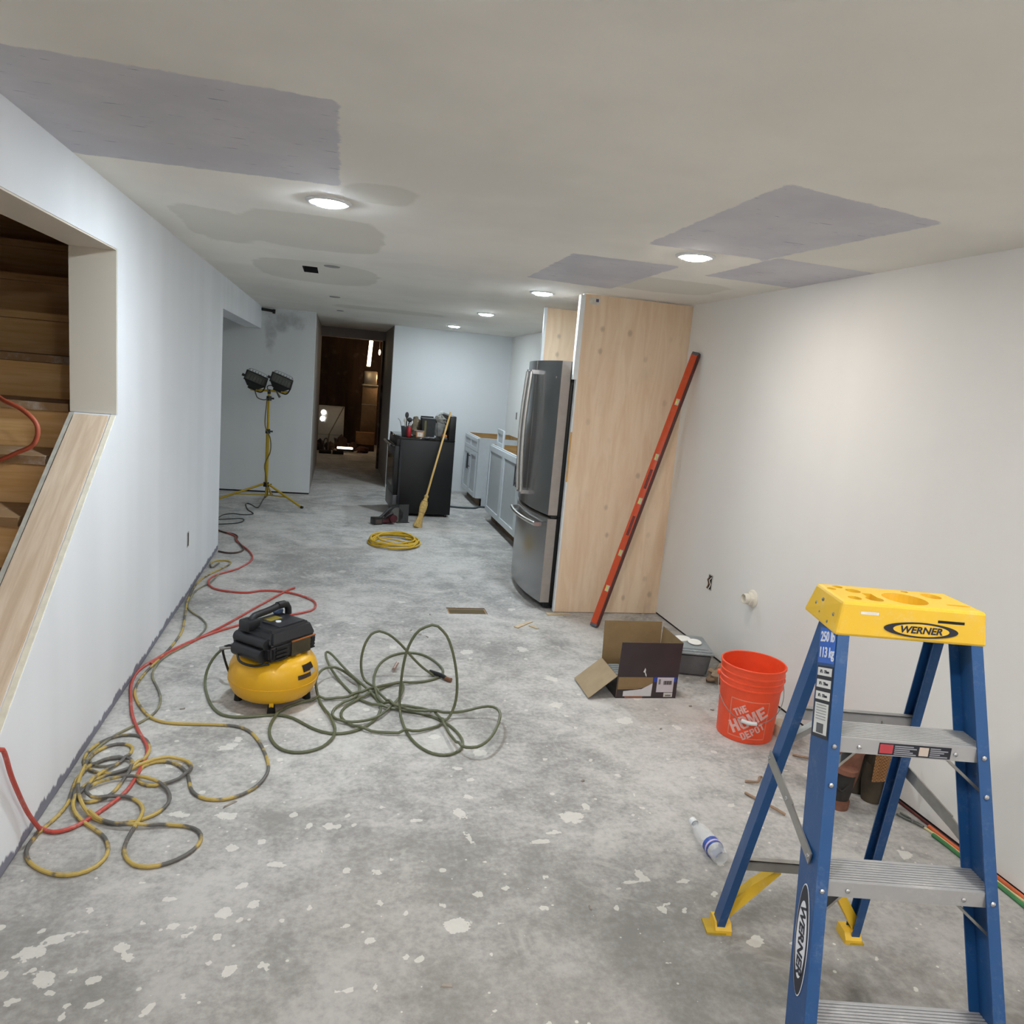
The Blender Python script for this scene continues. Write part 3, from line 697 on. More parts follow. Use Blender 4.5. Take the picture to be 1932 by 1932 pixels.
    for z, h in ((.985, .019), (.958, .019), (.931, .019)):
        p, M = plate(z, h, .048, .072, '#dcdcd8', 'label_panel', d2, .0007)
        text_part('10"x   250mm', .011, NAVY, p, M @ Matrix.Translation((0, 0, .0016)), 'panel_lettering', xs=.75)
    p, M = plate(.880, .072, .048, .068, '#d9dad6', 'label_panel', d2, .0007)
    for k in range(6): plate(.910 - k * .0062, .0022, .048, .05, '#9a9b9c', 'label_line', p, .0014)
    plate(.859, .022, .048, .034, '#55565a', 'bar_code', p, .0014)
    M = webm(.30, .036)
    def vov(a, b, off, mat, nm, par):
        MM = webm(.405, .048) @ Matrix.Translation((0, 0, off)) @ Matrix.Rotation(-PI / 2, 4, 'Z'); return oval(a, b, 1.1, MM, mat, nm, par), MM
    o0, _ = vov(.122, .0335, 0, WT, 'logo_border', rail)
    o1, _ = vov(.119, .031, .0006, NAVY, 'logo_oval', rail); o2, MM = vov(.084, .0245, .0012, WT, 'logo_field', o1)
    text_part('WERNER', .036, NAVY, o1, MM @ Matrix.Translation((0, 0, .0012)), 'logo_lettering', .001, .18, 1.05)
    return L
build_ladder()

# ---------------------------------------------------------------- orange pail
def build_bucket():
    cx, cy = 2.04, 3.145
    b = thing('bucket', 'orange plastic pail with printed white logo beside the stepladder', 'bucket', (cx, cy, 0))
    ORA = plain('pail_orange', '#f0522c', .42, vary=.05, vscale=9)
    rad = lambda z: .133 + (.148 - .133) * z / .36
    bm = bmesh.new()
    lathe(bm, [(0, .006), (.126, .006), (.130, 0), (.1335, .004), (rad(.24), .24), (.1475, .262), (.151, .264), (.151, .270), (.1475, .273), (.148, .292), (.152, .294), (.152, .300), (.148, .303), (.1485, .322), (.153, .324), (.153, .331), (.150, .334), (.1505, .358), (.155, .360), (.1555, .368), (.152, .371), (.1475, .369), (.146, .355), (.128, .014), (0, .012)], 56)
    obj('pail', bm, ORA, b, 35)
    th0 = math.atan2(-cy, -cx) + math.radians(10)     # faces the viewer
    PINK = plain('pail_print', '#e3b3ac', .6, vary=.1, vscale=60)
    def wrap(u, v, off=.0012):  # u to the right seen from outside
        a = th0 + u / .142; r = rad(v) + off; return V(r * math.cos(a), r * math.sin(a), v)
    # thin frame
    bm = bmesh.new(); fr = plain('pail_line', '#e58a72', .6, vary=.05)
    def strip(p, q, w=.0022):
        n = 14; d = Vector((q[0] - p[0], q[1] - p[1])).normalized(); nn = Vector((-d.y, d.x)) * w
        prev = None
        for i in range(n + 1):
            t = i / n; u, v = p[0] + (q[0] - p[0]) * t, p[1] + (q[1] - p[1]) * t
            c = [bm.verts.new(wrap(u + nn.x, v + nn.y, .0012)), bm.verts.new(wrap(u - nn.x, v - nn.y, .0012)), bm.verts.new(wrap(u - nn.x, v - nn.y, .0002)), bm.verts.new(wrap(u + nn.x, v + nn.y, .0002))]
            if prev:
                for k in range(4): bm.faces.new((prev[k], prev[(k + 1) % 4], c[(k + 1) % 4], c[k]))
            else: bm.faces.new(c[::-1])
            prev = c
        bm.faces.new(prev)
    Q = [(-.105, .028), (.080, .028), (.080, .215), (-.105, .215)]
    for i in range(4): strip(Q[i], Q[(i + 1) % 4])
    lg = obj('logo_frame', bm, fr, b)
    ca, sa = math.cos(math.radians(34)), math.sin(math.radians(34))
    R_ = lambda a, b, c, d: [(a, b), (c, b), (c, d), (a, d)]
    GLY = {'T': [R_(0, .78, 1, 1), R_(.33, 0, .67, .78)], 'H': [R_(0, 0, .34, 1), R_(.66, 0, 1, 1), R_(.34, .4, .66, .6)],
           'E': [R_(0, 0, .36, 1), R_(.36, .8, .95, 1), R_(.36, .41, .8, .6), R_(.36, 0, 1, .2)],
           'O': [R_(0, .2, .32, .8), R_(.68, .2, 1, .8), [(0, .8), (.32, .8), (.4, .86), (.6, .86), (.68, .8), (1, .8), (.8, 1), (.2, 1)], [(1, .2), (.68, .2), (.6, .14), (.4, .14), (.32, .2), (0, .2), (.2, 0), (.8, 0)]],
           'M': [R_(0, 0, .24, 1), R_(.76, 0, 1, 1), [(.24, 1), (.24, .66), (.43, .12), (.5, .12), (.5, .45), (.33, 1)], [(.76, 1), (.67, 1), (.5, .45), (.5, .12), (.57, .12), (.76, .66)]],
           'D': [R_(0, 0, .36, 1), R_(.68, .25, 1, .75), [(.36, 1), (.36, .84), (.58, .84), (.68, .75), (1, .75), (.75, 1)], [(.36, 0), (.75, 0), (1, .25), (.68, .25), (.58, .16), (.36, .16)]],
           'P': [R_(0, 0, .36, 1), R_(.70, .55, 1, .88), [(.36, 1), (.36, .84), (.6, .84), (.7, .88), (1, .88), (.8, 1)], [(.36, .42), (.8, .42), (1, .55), (.7, .55), (.36, .57)]]}
    def line(s, hgt, ox, oy, wd):
        bm = bmesh.new(); n = len(s); tot = n * wd + (n - 1) * wd * .14
        for i, ch in enumerate(s):
            x0 = -tot / 2 + i * wd * 1.14
            for pl in GLY[ch]:
                P3 = []
                for a, b_ in pl:
                    px_, py_ = x0 + a * wd, (b_ - .5) * hgt
                    P3.append((ox + px_ * ca - py_ * sa - .012, oy + px_ * sa + py_ * ca))
                loft(bm, [wrap(u, v, .0004) for u, v in P3], [wrap(u, v, .0014) for u, v in P3])
        obj('logo_lettering', bm, PINK, lg)
    line('THE', .036, -.042, .163, .021); line('HOME', .062, -.001, .121, .044); line('DEPOT', .036, .028, .066, .0225)
    # wire bail lying down over the front, with white grip
    pts = []; a0 = th0 - 1.75
    for i in range(25):
        t = i / 24; a = th0 + (-1.75 + 3.5 * t); dip = math.sin(PI * t); r = rad(.24) + .010 + .012 * dip
        pts.append(V(r * math.cos(a), r * math.sin(a), .285 - .165 * dip))
    bm = bmesh.new(); tube(bm, pts, .0018, 6); bail = obj('bail_wire', bm, M_STEEL, b, 60)
    i0 = 12; bm = bmesh.new(); tube(bm, [pts[i0 - 2], pts[i0 - 1], pts[i0], pts[i0 + 1]], .0095, 12); obj('grip', bm, M_WHITE, bail, 50)
    for s in (-1, 1):
        a = th0 + s * 1.75; bm = bmesh.new(); c = V(math.cos(a), math.sin(a), 0)
        cyl(bm, c * .146 + V(0, 0, .285), c * .163 + V(0, 0, .285), .016, .013, 16); obj('ear', bm, ORA, b, 40)
build_bucket()

# ---------------------------------------------------------------- open carton, bin and small things on the right
def board(bm, p, u, v, t=.004):
    p, u, v = Vector(p), Vector(u), Vector(v); n = u.cross(v).normalized() * t
    a = [p, p + u, p + u + v, p + v]; loft(bm, a, [q + n for q in a])
CARD = plain('cardboard_inside', '#8b7350', .85, vary=.08, vscale=12)
CARD2 = plain('cardboard_back', '#a08d70', .85, vary=.06, vscale=12)
DKP = plain('carton_print_dark', '#3a3134', .5, vary=.12, vscale=6)
def build_carton():
    c = thing('cardboard_box', 'open cardboard box with dark printed sides and raised flaps', 'box', (1.69, 3.56, 0), math.radians(-1.5))
    W, D, H, F = .172, .27, .122, .195
    def wall(nm, p, u, v, par=c, out=DKP, inn=CARD):
        bm = bmesh.new(); board(bm, p, u, v, .0018); o = obj(nm, bm, out, par)
        bm = bmesh.new(); p, u, v = Vector(p), Vector(u), Vector(v); n = u.cross(v).normalized()
        board(bm, p + n * .0018, u, v, .0018); obj(nm + '_lining', bm, inn, o); return o
    wall('bottom', (-W, 0, 0), (2 * W, 0, 0), (0, D, 0))
    fr = wall('front_side', (W, 0, 0), (-2 * W, 0, 0), (0, 0, H))
    wall('back_side', (-W, D, 0), (2 * W, 0, 0), (0, 0, H)); wall('left_side', (-W, 0, 0), (0, D, 0), (0, 0, H)); wall('right_side', (W, D, 0), (0, -D, 0), (0, 0, H))
    wall('front_flap', (W, 0, H), (-2 * W, 0, 0), (0, -.014, F)); wall('back_flap', (-W, D, H), (2 * W, 0, 0), (0, .02, F + .02))
    wall('right_flap', (W, D, H), (0, -D, 0), (.006, 0, F - .002))
    wall('left_flap', (-W, 0, H), (0, D, 0), (-.155, -.02, -.115), inn=CARD2)
    # labels on the front
    lab = lambda x0, x1, z0, z1, col, nm, par, o=.0006: obj(nm, B(x0, x1, -.0006 - o, -.0001, z0, z1), plain('carton' + col, col, .6, vary=.05), par)
    lab(-.165, .03, .066, .119, '#8b7350', 'torn_patch', fr); 
    bm = bmesh.new(); prism(bm, [(-.165, .05), (-.165, .07), (.03, .095), (.03, .07), (-.06, .052)], lambda u, v: V(u, -.0008, v), (0, .0006, 0)); obj('torn_patch', bm, CARD, fr)
    bm = bmesh.new(); prism(bm, [(-.132, .012), (.028, .012), (.030, .085), (-.03, .052), (-.132, .040)], lambda u, v: V(u, -.0014, v), (0, .0006, 0)); wl = obj('white_label', bm, plain('label_white', '#cfcfd2', .6, vary=.04), fr)
    lab(.035, .165, .092, .120, '#2646a8', 'blue_band', fr)
    bl = lab(.055, .150, .035, .118, '#cfccd2', 'bar_code_label', fr, .0012)
    for k in range(11): lab(.092 + k * .0044, .0945 + k * .0044 + (k % 3) * .0006, .078, .100, '#3b3b40', 'bar', bl, .0018)
    for k in range(7): lab(.063, .075, .080 + k * .0044, .0824 + k * .0044, '#3b3b40', 'bar', bl, .0018)
    l2 = lab(.100, .150, .008, .032, '#c9c9c4', 'small_label', fr, .0012)
    for k in range(8): lab(.110 + k * .004, .1125 + k * .004, .012, .021, '#4a4a4a', 'bar', l2, .0018)
    lab(-.12, -.02, .002, .009, '#a5613c', 'orange_print', fr)
    fl = [o for o in c.children if o.name.startswith('front_flap')][0]
    bm = bmesh.new(); tear = [(-.012, .028), (-.004, .052), (.001, .04), (.0, .028), (.008, .012), (.009, .0), (.003, .008), (-.003, .024)]
    prism(bm, tear, lambda u, v: V(u - .02, -.0035 - .014 * v / F, H + v), (0, .0012, 0)); obj('tear', bm, M_WHITE, fl)
    # contents
    q = thing('packing_tray', 'grey ribbed packing tray inside the open cardboard box', 'tray', (1.62, 3.60, .006), math.radians(-1.5))
    GR = plain('tray_grey', '#8f979a', .5, vary=.08)
    bm = rbox(-.09, .09, .0, .2, 0, .085, .008); obj('tray_body', bm, GR, q, 40)
    for k in range(6):
        bm = rbox(-.08, -.015, .012 + k * .031, .034 + k * .031, .085, .1, .005); obj('tray_rib', bm, GR, q, 40)
    s = tag(obj('foam_sheet', rbox(1.65, 1.80, 3.62, 3.80, .095, .108, .004), M_WHITE), 'white foam sheet standing in the open cardboard box', 'foam sheet')
build_carton()

def build_bin():
    b = thing('storage_bin', 'smoky grey plastic bin with ribbed lid behind the cardboard box', 'storage bin', (2.125, 3.985, 0), math.radians(-14))
    SM = plain('bin_smoke', '#6d6e70', .25, vary=.08); LID = dusty('bin_lid', '#8d9496', '#d7d8d6', .6, .4)
    w, d = .115, .14
    bm = bmesh.new()
    A = [V(-w * .86, -d * .86, 0), V(w * .86, -d * .86, 0), V(w * .86, d * .86, 0), V(-w * .86, d * .86, 0)]
    C = [V(-w, -d, .14), V(w, -d, .14), V(w, d, .14), V(-w, d, .14)]; loft(bm, A, C)
    bmesh.ops.bevel(bm, geom=bm.edges[:], offset=.012, segments=3, affect='EDGES'); obj('body', bm, SM, b, 40)
    ld = obj('lid', rbox(-w - .012, w + .012, -d - .012, d + .012, .138, .152, .006), LID, b, 40)
    obj('lid_step', rbox(-w, w, -d, d, .150, .162, .006), LID, ld, 40); obj('lid_panel', rbox(-w + .02, w - .02, -d + .02, d - .02, .160, .169, .005), LID, ld, 40)
    for i, (x, y, r, a, lb) in enumerate(((2.10, 4.03, .058, .3, 'round white plaster patch on the bin lid, the one farther from the bucket'), (2.15, 3.955, .05, 1.2, 'round white plaster patch on the bin lid, the one nearer the bucket'))):
        bm = bmesh.new(); M = Matrix.Translation((x, y, .169 + i * .005)) @ Matrix.Rotation(a, 4, 'Z') @ Matrix.Diagonal((1, .8, 1, 1))
        lathe(bm, [(0, 0), (r, 0), (r * 1.02, .004), (r * .9, .0075), (0, .008)], 22, M); tag(obj('plaster_disc', bm, plain('plaster', '#efece6', .8, vary=.03)), lb, 'plaster disc', 'white discs on the bin lid')
    bm = bmesh.new(); ellipsoid(bm, (0, 0, 0), .07, .06, .05, 18, 12, .55, 4); 
    for v in bm.verts: v.co.z = max(v.co.z, -.04)
    bmesh.ops.translate(bm, verts=bm.verts, vec=(2.235, 3.77, .04))
    tag(obj('crumpled_bag', bm, plain('paper_brown', '#8d7a64', .85, vary=.25, vscale=20), smooth=25), 'crumpled brown paper bag between the bin and the bucket', 'paper bag')
build_bin()

def build_bottle():
    o = thing('water_bottle', 'clear plastic water bottle with blue label lying on the floor', 'bottle', (1.386, 2.27, .031), 0)
    t = NT('clear_plastic'); t.base((.9, .93, .96)); t.rough(.06); t.b.inputs['Alpha'].default_value = .28
    # axis along +y (neck far end)
    M = Matrix.Rotation(-PI / 2, 4, 'X')
    bm = bmesh.new(); lathe(bm, [(0, -.112), (.012, -.108), (.024, -.112), (.030, -.104), (.031, -.09), (.029, -.08), (.031, -.07), (.031, -.03), (.0295, -.024), (.031, -.018), (.031, .03), (.027, .055), (.017, .082), (.012, .092), (.012, .104), (0, .104)], 28, M); obj('bottle_body', bm, t.m, o, 50)
    bm = bmesh.new(); lathe(bm, [(.0314, -.066), (.0318, -.066), (.0318, -.030), (.0314, -.030)], 28, M); lb = obj('label_band', bm, plain('bottle_label', '#2f4f9e', .35, vary=.3, vscale=30), o, 50)
    bm = bmesh.new(); lathe(bm, [(.0319, -.056), (.0322, -.056), (.0322, -.048), (.0319, -.048)], 28, M); obj('label_stripe', bm, plain('label_pink', '#c9b8d8', .4), lb, 50)
    bm = bmesh.new(); lathe(bm, [(0, .104), (.0135, .104), (.0145, .094), (.0145, .118), (0, .119)], 20, M); obj('cap', bm, M_WHITE, o, 50)
build_bottle()

def build_toolbelt():
    t = thing('tool_pouch', 'brown and black leather tool pouch standing behind the stepladder', 'tool pouch', (2.14, 2.525, 0), math.radians(-16))
    LE = plain('leather_brown', '#7b5140', .7, vary=.2, vscale=22); DK = plain('nylon_black', '#2a2726', .7, vary=.2, vscale=30); OL = plain('nylon_olive', '#4a4236', .8, vary=.2, vscale=14)
    def pouch(x, y, w, d, h, m, nm, lean=0.0):
        bm = bmesh.new(); n = 14
        A = [V(x + w * .72 * math.cos(2 * PI * i / n), y + d * .8 * math.sin(2 * PI * i / n), .0) for i in range(n)]
        Bm = [V(x + w * math.cos(2 * PI * i / n) + lean * .5, y + d * math.sin(2 * PI * i / n), h * .5) for i in range(n)]
        Cc = [V(x + w * 1.02 * math.cos(2 * PI * i / n) + lean, y + d * 1.05 * math.sin(2 * PI * i / n), h) for i in range(n)]
        r = [[bm.verts.new(p) for p in R] for R in (A, Bm, Cc)]
        for P, Q in zip(r, r[1:]):
            for i in range(n): bm.faces.new((P[i], P[(i + 1) % n], Q[(i + 1) % n], Q[i]))
        bm.faces.new(r[0][::-1]); top = bm.faces.new(r[2]); bmesh.ops.inset_region(bm, faces=[top], thickness=.006)
        bmesh.ops.translate(bm, verts=top.verts, vec=(0, 0, -.03)); return obj(nm, bm, m, t, 40)
    pouch(-.02, 0, .062, .045, .25, LE, 'main_pouch', .02); f = pouch(-.035, -.055, .046, .028, .165, DK, 'front_pocket', .005); pouch(-.105, -.02, .03, .035, .10, DK, 'side_pocket')
    bm = bmesh.new(); cyl(bm, (-.032, -.058, .158), (-.030, -.058, .178), .049, .050, 16); obj('pocket_rim', bm, LE, f, 40)
    bm = bmesh.new(); cyl(bm, (-.035, -.056, .0), (-.035, -.056, .034), .041, .043, 16); obj('pocket_toe', bm, LE, f, 40)
    bm = bmesh.new(); tube(bm, [(-.082, -.075, .12), (-.045, -.09, .085), (-.01, -.075, .115)], .004, 6); obj('loop', bm, DK, f, 50)
    pouch(.135, .03, .055, .05, .17, OL, 'rear_pouch', .01); pouch(.10, .085, .06, .03, .22, OL, 'flat_pouch'); pouch(.175, -.005, .028, .03, .13, DK, 'small_pouch')
    bm = bmesh.new(); tube(bm, [(-.08, .02, .22), (-.03, -.04, .262), (.04, -.02, .245), (.09, .03, .215), (.13, .08, .19)], .012, 8); obj('belt', bm, LE, t, 50)
    h = thing('woven_flap', 'tan woven mesh flap hanging over the tool pouch', 'woven flap', (2.27, 2.455, .155), math.radians(-14))
    bm = bmesh.new(); n = 6; g = [[bm.verts.new((-.055 + .11 * i / n, -.01 - .02 * math.sin(PI * i / n), .09 - .13 * j / n * (1 - .35 * i / n))) for i in range(n + 1)] for j in range(n + 1)]
    for j in range(n):
        for i in range(n): bm.faces.new((g[j][i], g[j][i + 1], g[j + 1][i + 1], g[j + 1][i]))
    bmesh.ops.solidify(bm, geom=bm.faces[:], thickness=.006)
    tt = NT('woven_tan'); v = tt.coord(scale=(140, 140, 140)); ck = tt.add('ShaderNodeTexChecker'); tt.link(v, ck.inputs[0]); ck.inputs['Color1'].default_value = lin('#b98d60') + (1,); ck.inputs['Color2'].default_value = lin('#8f6843') + (1,); ck.inputs['Scale'].default_value = 1.0
    tt.base(ck.outputs[0]); tt.rough(.85); obj('flap', bm, tt.m, h, 60)
    bm = bmesh.new(); tube(bm, [(-.055, -.01, .09), (0, -.03, .095), (.055, -.01, .09)], .004, 6); obj('hem', bm, LE, h, 50)
build_toolbelt()

o = thing('joint_tape_roll', 'cream roll standing on the floor behind the orange bucket', 'roll', (2.245, 3.11, 0))
bm = bmesh.new(); lathe(bm, [(.018, .0), (.062, 0), (.063, .004), (.063, .054), (.06, .058), (.018, .058), (.018, 0)], 32); obj('roll', bm, plain('tape_cream', '#c8bea8', .8, vary=.06), o, 40)
bm = bmesh.new(); lathe(bm, [(.012, .002), (.018, .002), (.018, .06), (.012, .06), (.012, .002)], 24); obj('core', bm, plain('tape_core', '#5b4238', .8), o, 40)
o = thing('rubber_wheel', 'dark round rubber wheel on the floor behind the stepladder rear leg', 'wheel', (2.29, 2.42, .022))
bm = bmesh.new(); cyl(bm, (-.014, -.016, 0), (.014, .016, 0), .022, seg=20); obj('tyre', bm, plain('rubber_grey', '#3b3734', .8), o, 50)
bm = bmesh.new(); cyl(bm, (-.016, -.018, 0), (.016, .018, 0), .009, seg=14); obj('hub', bm, M_STEEL, o, 50)
# pliers
o = thing('pliers', 'grey steel pliers on the floor beside the coloured cords', 'pliers', (2.335, 2.34, .008), math.radians(-72))
for s in (-1, 1):
    bm = bmesh.new(); tube(bm, [(-.06, s * .012, 0), (-.02, s * .010, 0), (.0, s * .002, .001), (.02, -s * .004, .001), (.045, -s * .002, .001)], lambda t: .005 - .002 * abs(t - .5), 8); obj('jaw_half', bm, plain('tool_grey', '#6b6f6a', .45, .6), o, 50)
bm = bmesh.new(); cyl(bm, (0, 0, -.005), (0, 0, .007), .007, seg=14); obj('pivot', bm, M_STEEL, o, 50)
for i, (pts, lb) in enumerate((([(1.785, 2.69), (1.83, 2.665), (1.86, 2.70), (1.88, 2.715)], 'short curled brown strap on the floor, nearest the bucket'),
                        ([(1.735, 2.60), (1.76, 2.52), (1.79, 2.46), (1.815, 2.43)], 'thin bent brown strip on the floor left of the ladder brace'),
                        ([(2.155, 2.90), (2.185, 2.86), (2.215, 2.84), (2.25, 2.84)], 'curved brown leather scrap near the wall behind the ladder'))):
    bm = bmesh.new(); tube(bm, [(x, y, .006 + .010 * math.sin(k)) for k, (x, y) in enumerate(pts)], .0055, 6, zmin=.006); tag(obj('strap_scrap', bm, plain('strap_brown', '#9a7f68', .8, vary=.2), smooth=50), lb, 'strap', 'strap scraps on the floor')

# ---------------------------------------------------------------- level leaning in the corner
def build_level():
    p0 = V(1.800, 4.735, .004); p1 = V(2.372, 4.862, 1.912)
    o = thing('spirit_level', 'long orange box-beam spirit level leaning against the right wall', 'spirit level', (0, 0, 0))
    o.location = p0
    d = (p1 - p0); Ln = d.length; d.normalize()
    side = V(0, 1, 0) - d * d.y; side.normalize(); fr = side.cross(d).normalized(); ang = math.radians(49); side, fr = side * math.cos(ang) + fr * math.sin(ang), fr * math.cos(ang) - side * math.sin(ang)   # side: through the wall plane; fr: visible broad face
    o.rotation_mode = 'QUATERNION'; m = Matrix((fr, side, d)).transposed(); o.rotation_quaternion = m.to_quaternion()
    OR = dusty('level_orange', '#c94a20', '#d7a58a', .2, .4, scale=20); DK = plain('level_edge_shade', '#58231a', .5)
    w, t = .023, .017
    obj('beam', rbox(-w, w, -t, t, .012, Ln - .012, .003), OR, o, 40)
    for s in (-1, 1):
        obj('edge_rail', rbox(s * w - .006, s * w + .002 if s > 0 else s * w + .006, -t - .001, t + .001, .012, Ln - .012, .002) if False else B(s * w - .004, s * w + .004, -t - .0015, t + .0015, .012, Ln - .012), OR if s < 0 else DK, o)  # right-hand rail has its shade put into the colour
    for z in (0, Ln - .02): obj('end_cap', rbox(-w - .003, w + .003, -t - .003, t + .003, z, z + .022, .004), plain('level_cap', '#55565b', .6), o, 40)
    for f in (.27, .46, .62, .82, .14):
        v = obj('vial_window', B(-.012, .014, -t - .003, -t + .001, Ln * f - .022, Ln * f + .022), plain('vial_frame', '#b9b4a4', .4), o)
        bm = bmesh.new(); cyl(bm, (-.003, -t - .003, Ln * f - .017), (-.003, -t - .003, Ln * f + .017), .006, seg=12); obj('vial', bm, plain('vial_yellow', '#d9d36a', .2), v, 50)
    for f in (.37, .54): obj('print_panel', B(-.010, .010, -t - .0012, -t, Ln * f - .07, Ln * f + .07), plain('level_print', '#6d2a20', .5, vary=.3, vscale=60), o)
build_level()
# ---------------------------------------------------------------- fridge enclosure panels
def ply_panel(name, label, x0, y, z0, z1, thick, edge):
    p = thing(name, label, 'panel', ((x0 + XR) / 2, y, z0))
    hw_ = (XR - x0) / 2
    bm = bmesh.new(); box(bm, -hw_, hw_, -thick / 2, thick / 2, 0, z1 - z0); obj('plywood_sheet', bm, M_PLY, p)
    bm = bmesh.new(); box(bm, -hw_ - edge, -hw_, -thick / 2 - .001, thick / 2 + .012, 0, z1 - z0); obj('edge_trim', bm, M_WHITE, p)
    return p, hw_
p, hw_ = ply_panel('plywood_panel', 'tall bare plywood panel standing beside the fridge, facing the room', 1.605, 5.06, .004, ZC - .008, .02, .012)
obj('upper_stile', B(-hw_ - .034, -hw_ - .012, -.012, .03, 1.66, 2.225), M_WHITE, p)
obj('edge_strip', B(-hw_ - .0135, -hw_ - .001, -.0125, -.009, .95, 1.30), plain('raw_edge', '#c99f62', .8), p)
st = obj('sticker', B(-hw_ + .03, -hw_ + .105, -.0108, -.0098, 2.17, 2.215), plain('sticker_white', '#cfc9be', .6), p)
obj('sticker_print', B(-hw_ + .075, -hw_ + .095, -.0112, -.0106, 2.188, 2.208), plain('sticker_ink', '#4a4a6a', .6, vary=.4, vscale=200), st)
ply_panel('plywood_panel', 'plywood panel on the far side of the fridge, showing above it', 1.655, 6.21, .004, ZC - .008, .02, .022)

# ---------------------------------------------------------------- fridge
def build_fridge():
    F = thing('refrigerator', 'stainless steel french door refrigerator with bottom freezer drawer', 'refrigerator', (1.56, 5.585, 0))
    # local: x forward is negative; doors bow toward -x
    t = NT('stainless'); n = t.noise(t.coord(scale=(60, 60, .6)), 3, 2, .5)
    t.base(t.mix(t.ramp(n, .3, .7), lin('#9c9c9e'), lin('#a1a0a0'))); t.b.inputs['Metallic'].default_value = .95; t.rough(t.math('ADD', t.math('MULTIPLY', n, .05), .22))
    SS = t.m; SIDE = plain('door_side_grey', '#a39b95', .5, .3, .05)
    y0, y1 = -.475, .465
    obj('cabinet', rbox(.02, .72, y0 + .012, y1 - .012, .03, 1.745, .006), M_BLACK, F, 40)
    obj('grille', B(-.02, .05, y0 + .02, y1 - .02, .012, .055), M_BLACK, F)
    bow = lambda y: -.055 - .055 * (1 - ((y - (y0 + y1) / 2) / ((y1 - y0) / 2)) ** 2)
    def door(nm, ya, yb, za, zb):
        bm = bmesh.new(); n = 16; A = []; 
        ys = [ya + (yb - ya) * i / n for i in range(n + 1)]
        ring = lambda z: [V(bow(y), y, z) for y in ys] + [V(.012, yb, z), V(.012, ya, z)]
        loft(bm, ring(za), ring(zb)); 
        bmesh.ops.recalc_face_normals(bm, faces=bm.faces[:])
        for f in bm.faces: f.material_index = 1 if abs(f.normal.x) < .3 else 0
        return obj(nm, bm, SS, F, 40, mats=[SS, SIDE])
    ym = (y0 + y1) / 2
    dn = door('near_door', y0, ym - .003, .70, 1.785); df = door('far_door', ym + .003, y1, .70, 1.785)
    dr = door('freezer_drawer', y0, y1, .055, .672)
    HB = plain('handle_steel', '#d3d0cb', .3, 1.0, .04)
    def bar(nm, pts, par, r=.0145):
        bm = bmesh.new(); tube(bm, pts, r, 10); h = obj(nm, bm, HB, par, 60)
        for q in (pts[0], pts[-1]):
            bm = bmesh.new(); bx = bow(q[1]); box(bm, min(q[0], bx) - .004, bx + .01, q[1] - .013, q[1] + .013, q[2] - .014, q[2] + .014); obj('handle_mount', bm, M_CHROME, h)
    for d, yy in ((dn, ym - .055), (df, ym + .055)):
        bx = bow(yy)
        bar('door_handle', [V(bx - .055 - .02 * math.sin(PI * k / 8), yy + .0, .80 + (.90) * k / 8) for k in range(9)], d)
    bar('drawer_handle', [V(bow(y0 + .10 + (y1 - y0 - .20) * k / 10) - .045, y0 + .10 + (y1 - y0 - .20) * k / 10, .615) for k in range(11)], dr)
    for z in (1.747, .684):
        obj('hinge_cover', rbox(-.03, .07, y0 + .006, y0 + .05, z - (.008 if z < 1 else 0), z + (.008 if z < 1 else .038), .004), M_BLACK, F, 40)
    obj('badge', B(bow(y0 + .07) - .001, bow(y0 + .07) + .002, y0 + .065, y0 + .075, 1.66, 1.675), M_CHROME, dn)
    obj('door_gasket', B(.010, .024, y0 + .006, y1 - .006, .06, 1.75), M_BLACK, F)
build_fridge()

# ---------------------------------------------------------------- base cabinets
CABW = plain('cabinet_white', '#ccd2d6', .4, vary=.03); CABP = plain('cabinet_panel', '#b5babd', .45, vary=.03)
TOE = wood('toe_wood', '#5e4a36', '#7d6347', (2, 2, 9), .8)
def shaker(nm, par, x, ya, yb, za, zb, st=.055, handle=None):
    """door facing -x: frame of stiles and rails around a recessed panel"""
    d = obj(nm, B(x - .012, x, ya, yb, za, zb), CABP, par)
    for a in ((ya, ya + st, za, zb), (yb - st, yb, za, zb)): obj('stile', B(x - .021, x - .0118, *a), CABW, d)
    for a in ((za, za + st), (zb - st, zb)): obj('rail', B(x - .0208, x - .0118, ya + st, yb - st, *a), CABW, d)
    if handle:
        hy, hz, hl = handle; hm = plain('dark_pull', '#55585c', .35, .8)
        bm = bmesh.new(); cyl(bm, (x - .05, hy, hz - hl / 2), (x - .05, hy, hz + hl / 2), .007, seg=10)
        for s in (-1, 1): cyl(bm, (x - .052, hy, hz + s * hl * .36), (x - .02, hy, hz + s * hl * .36), .005, seg=8)
        obj('pull', bm, hm, d, 60)
    return d
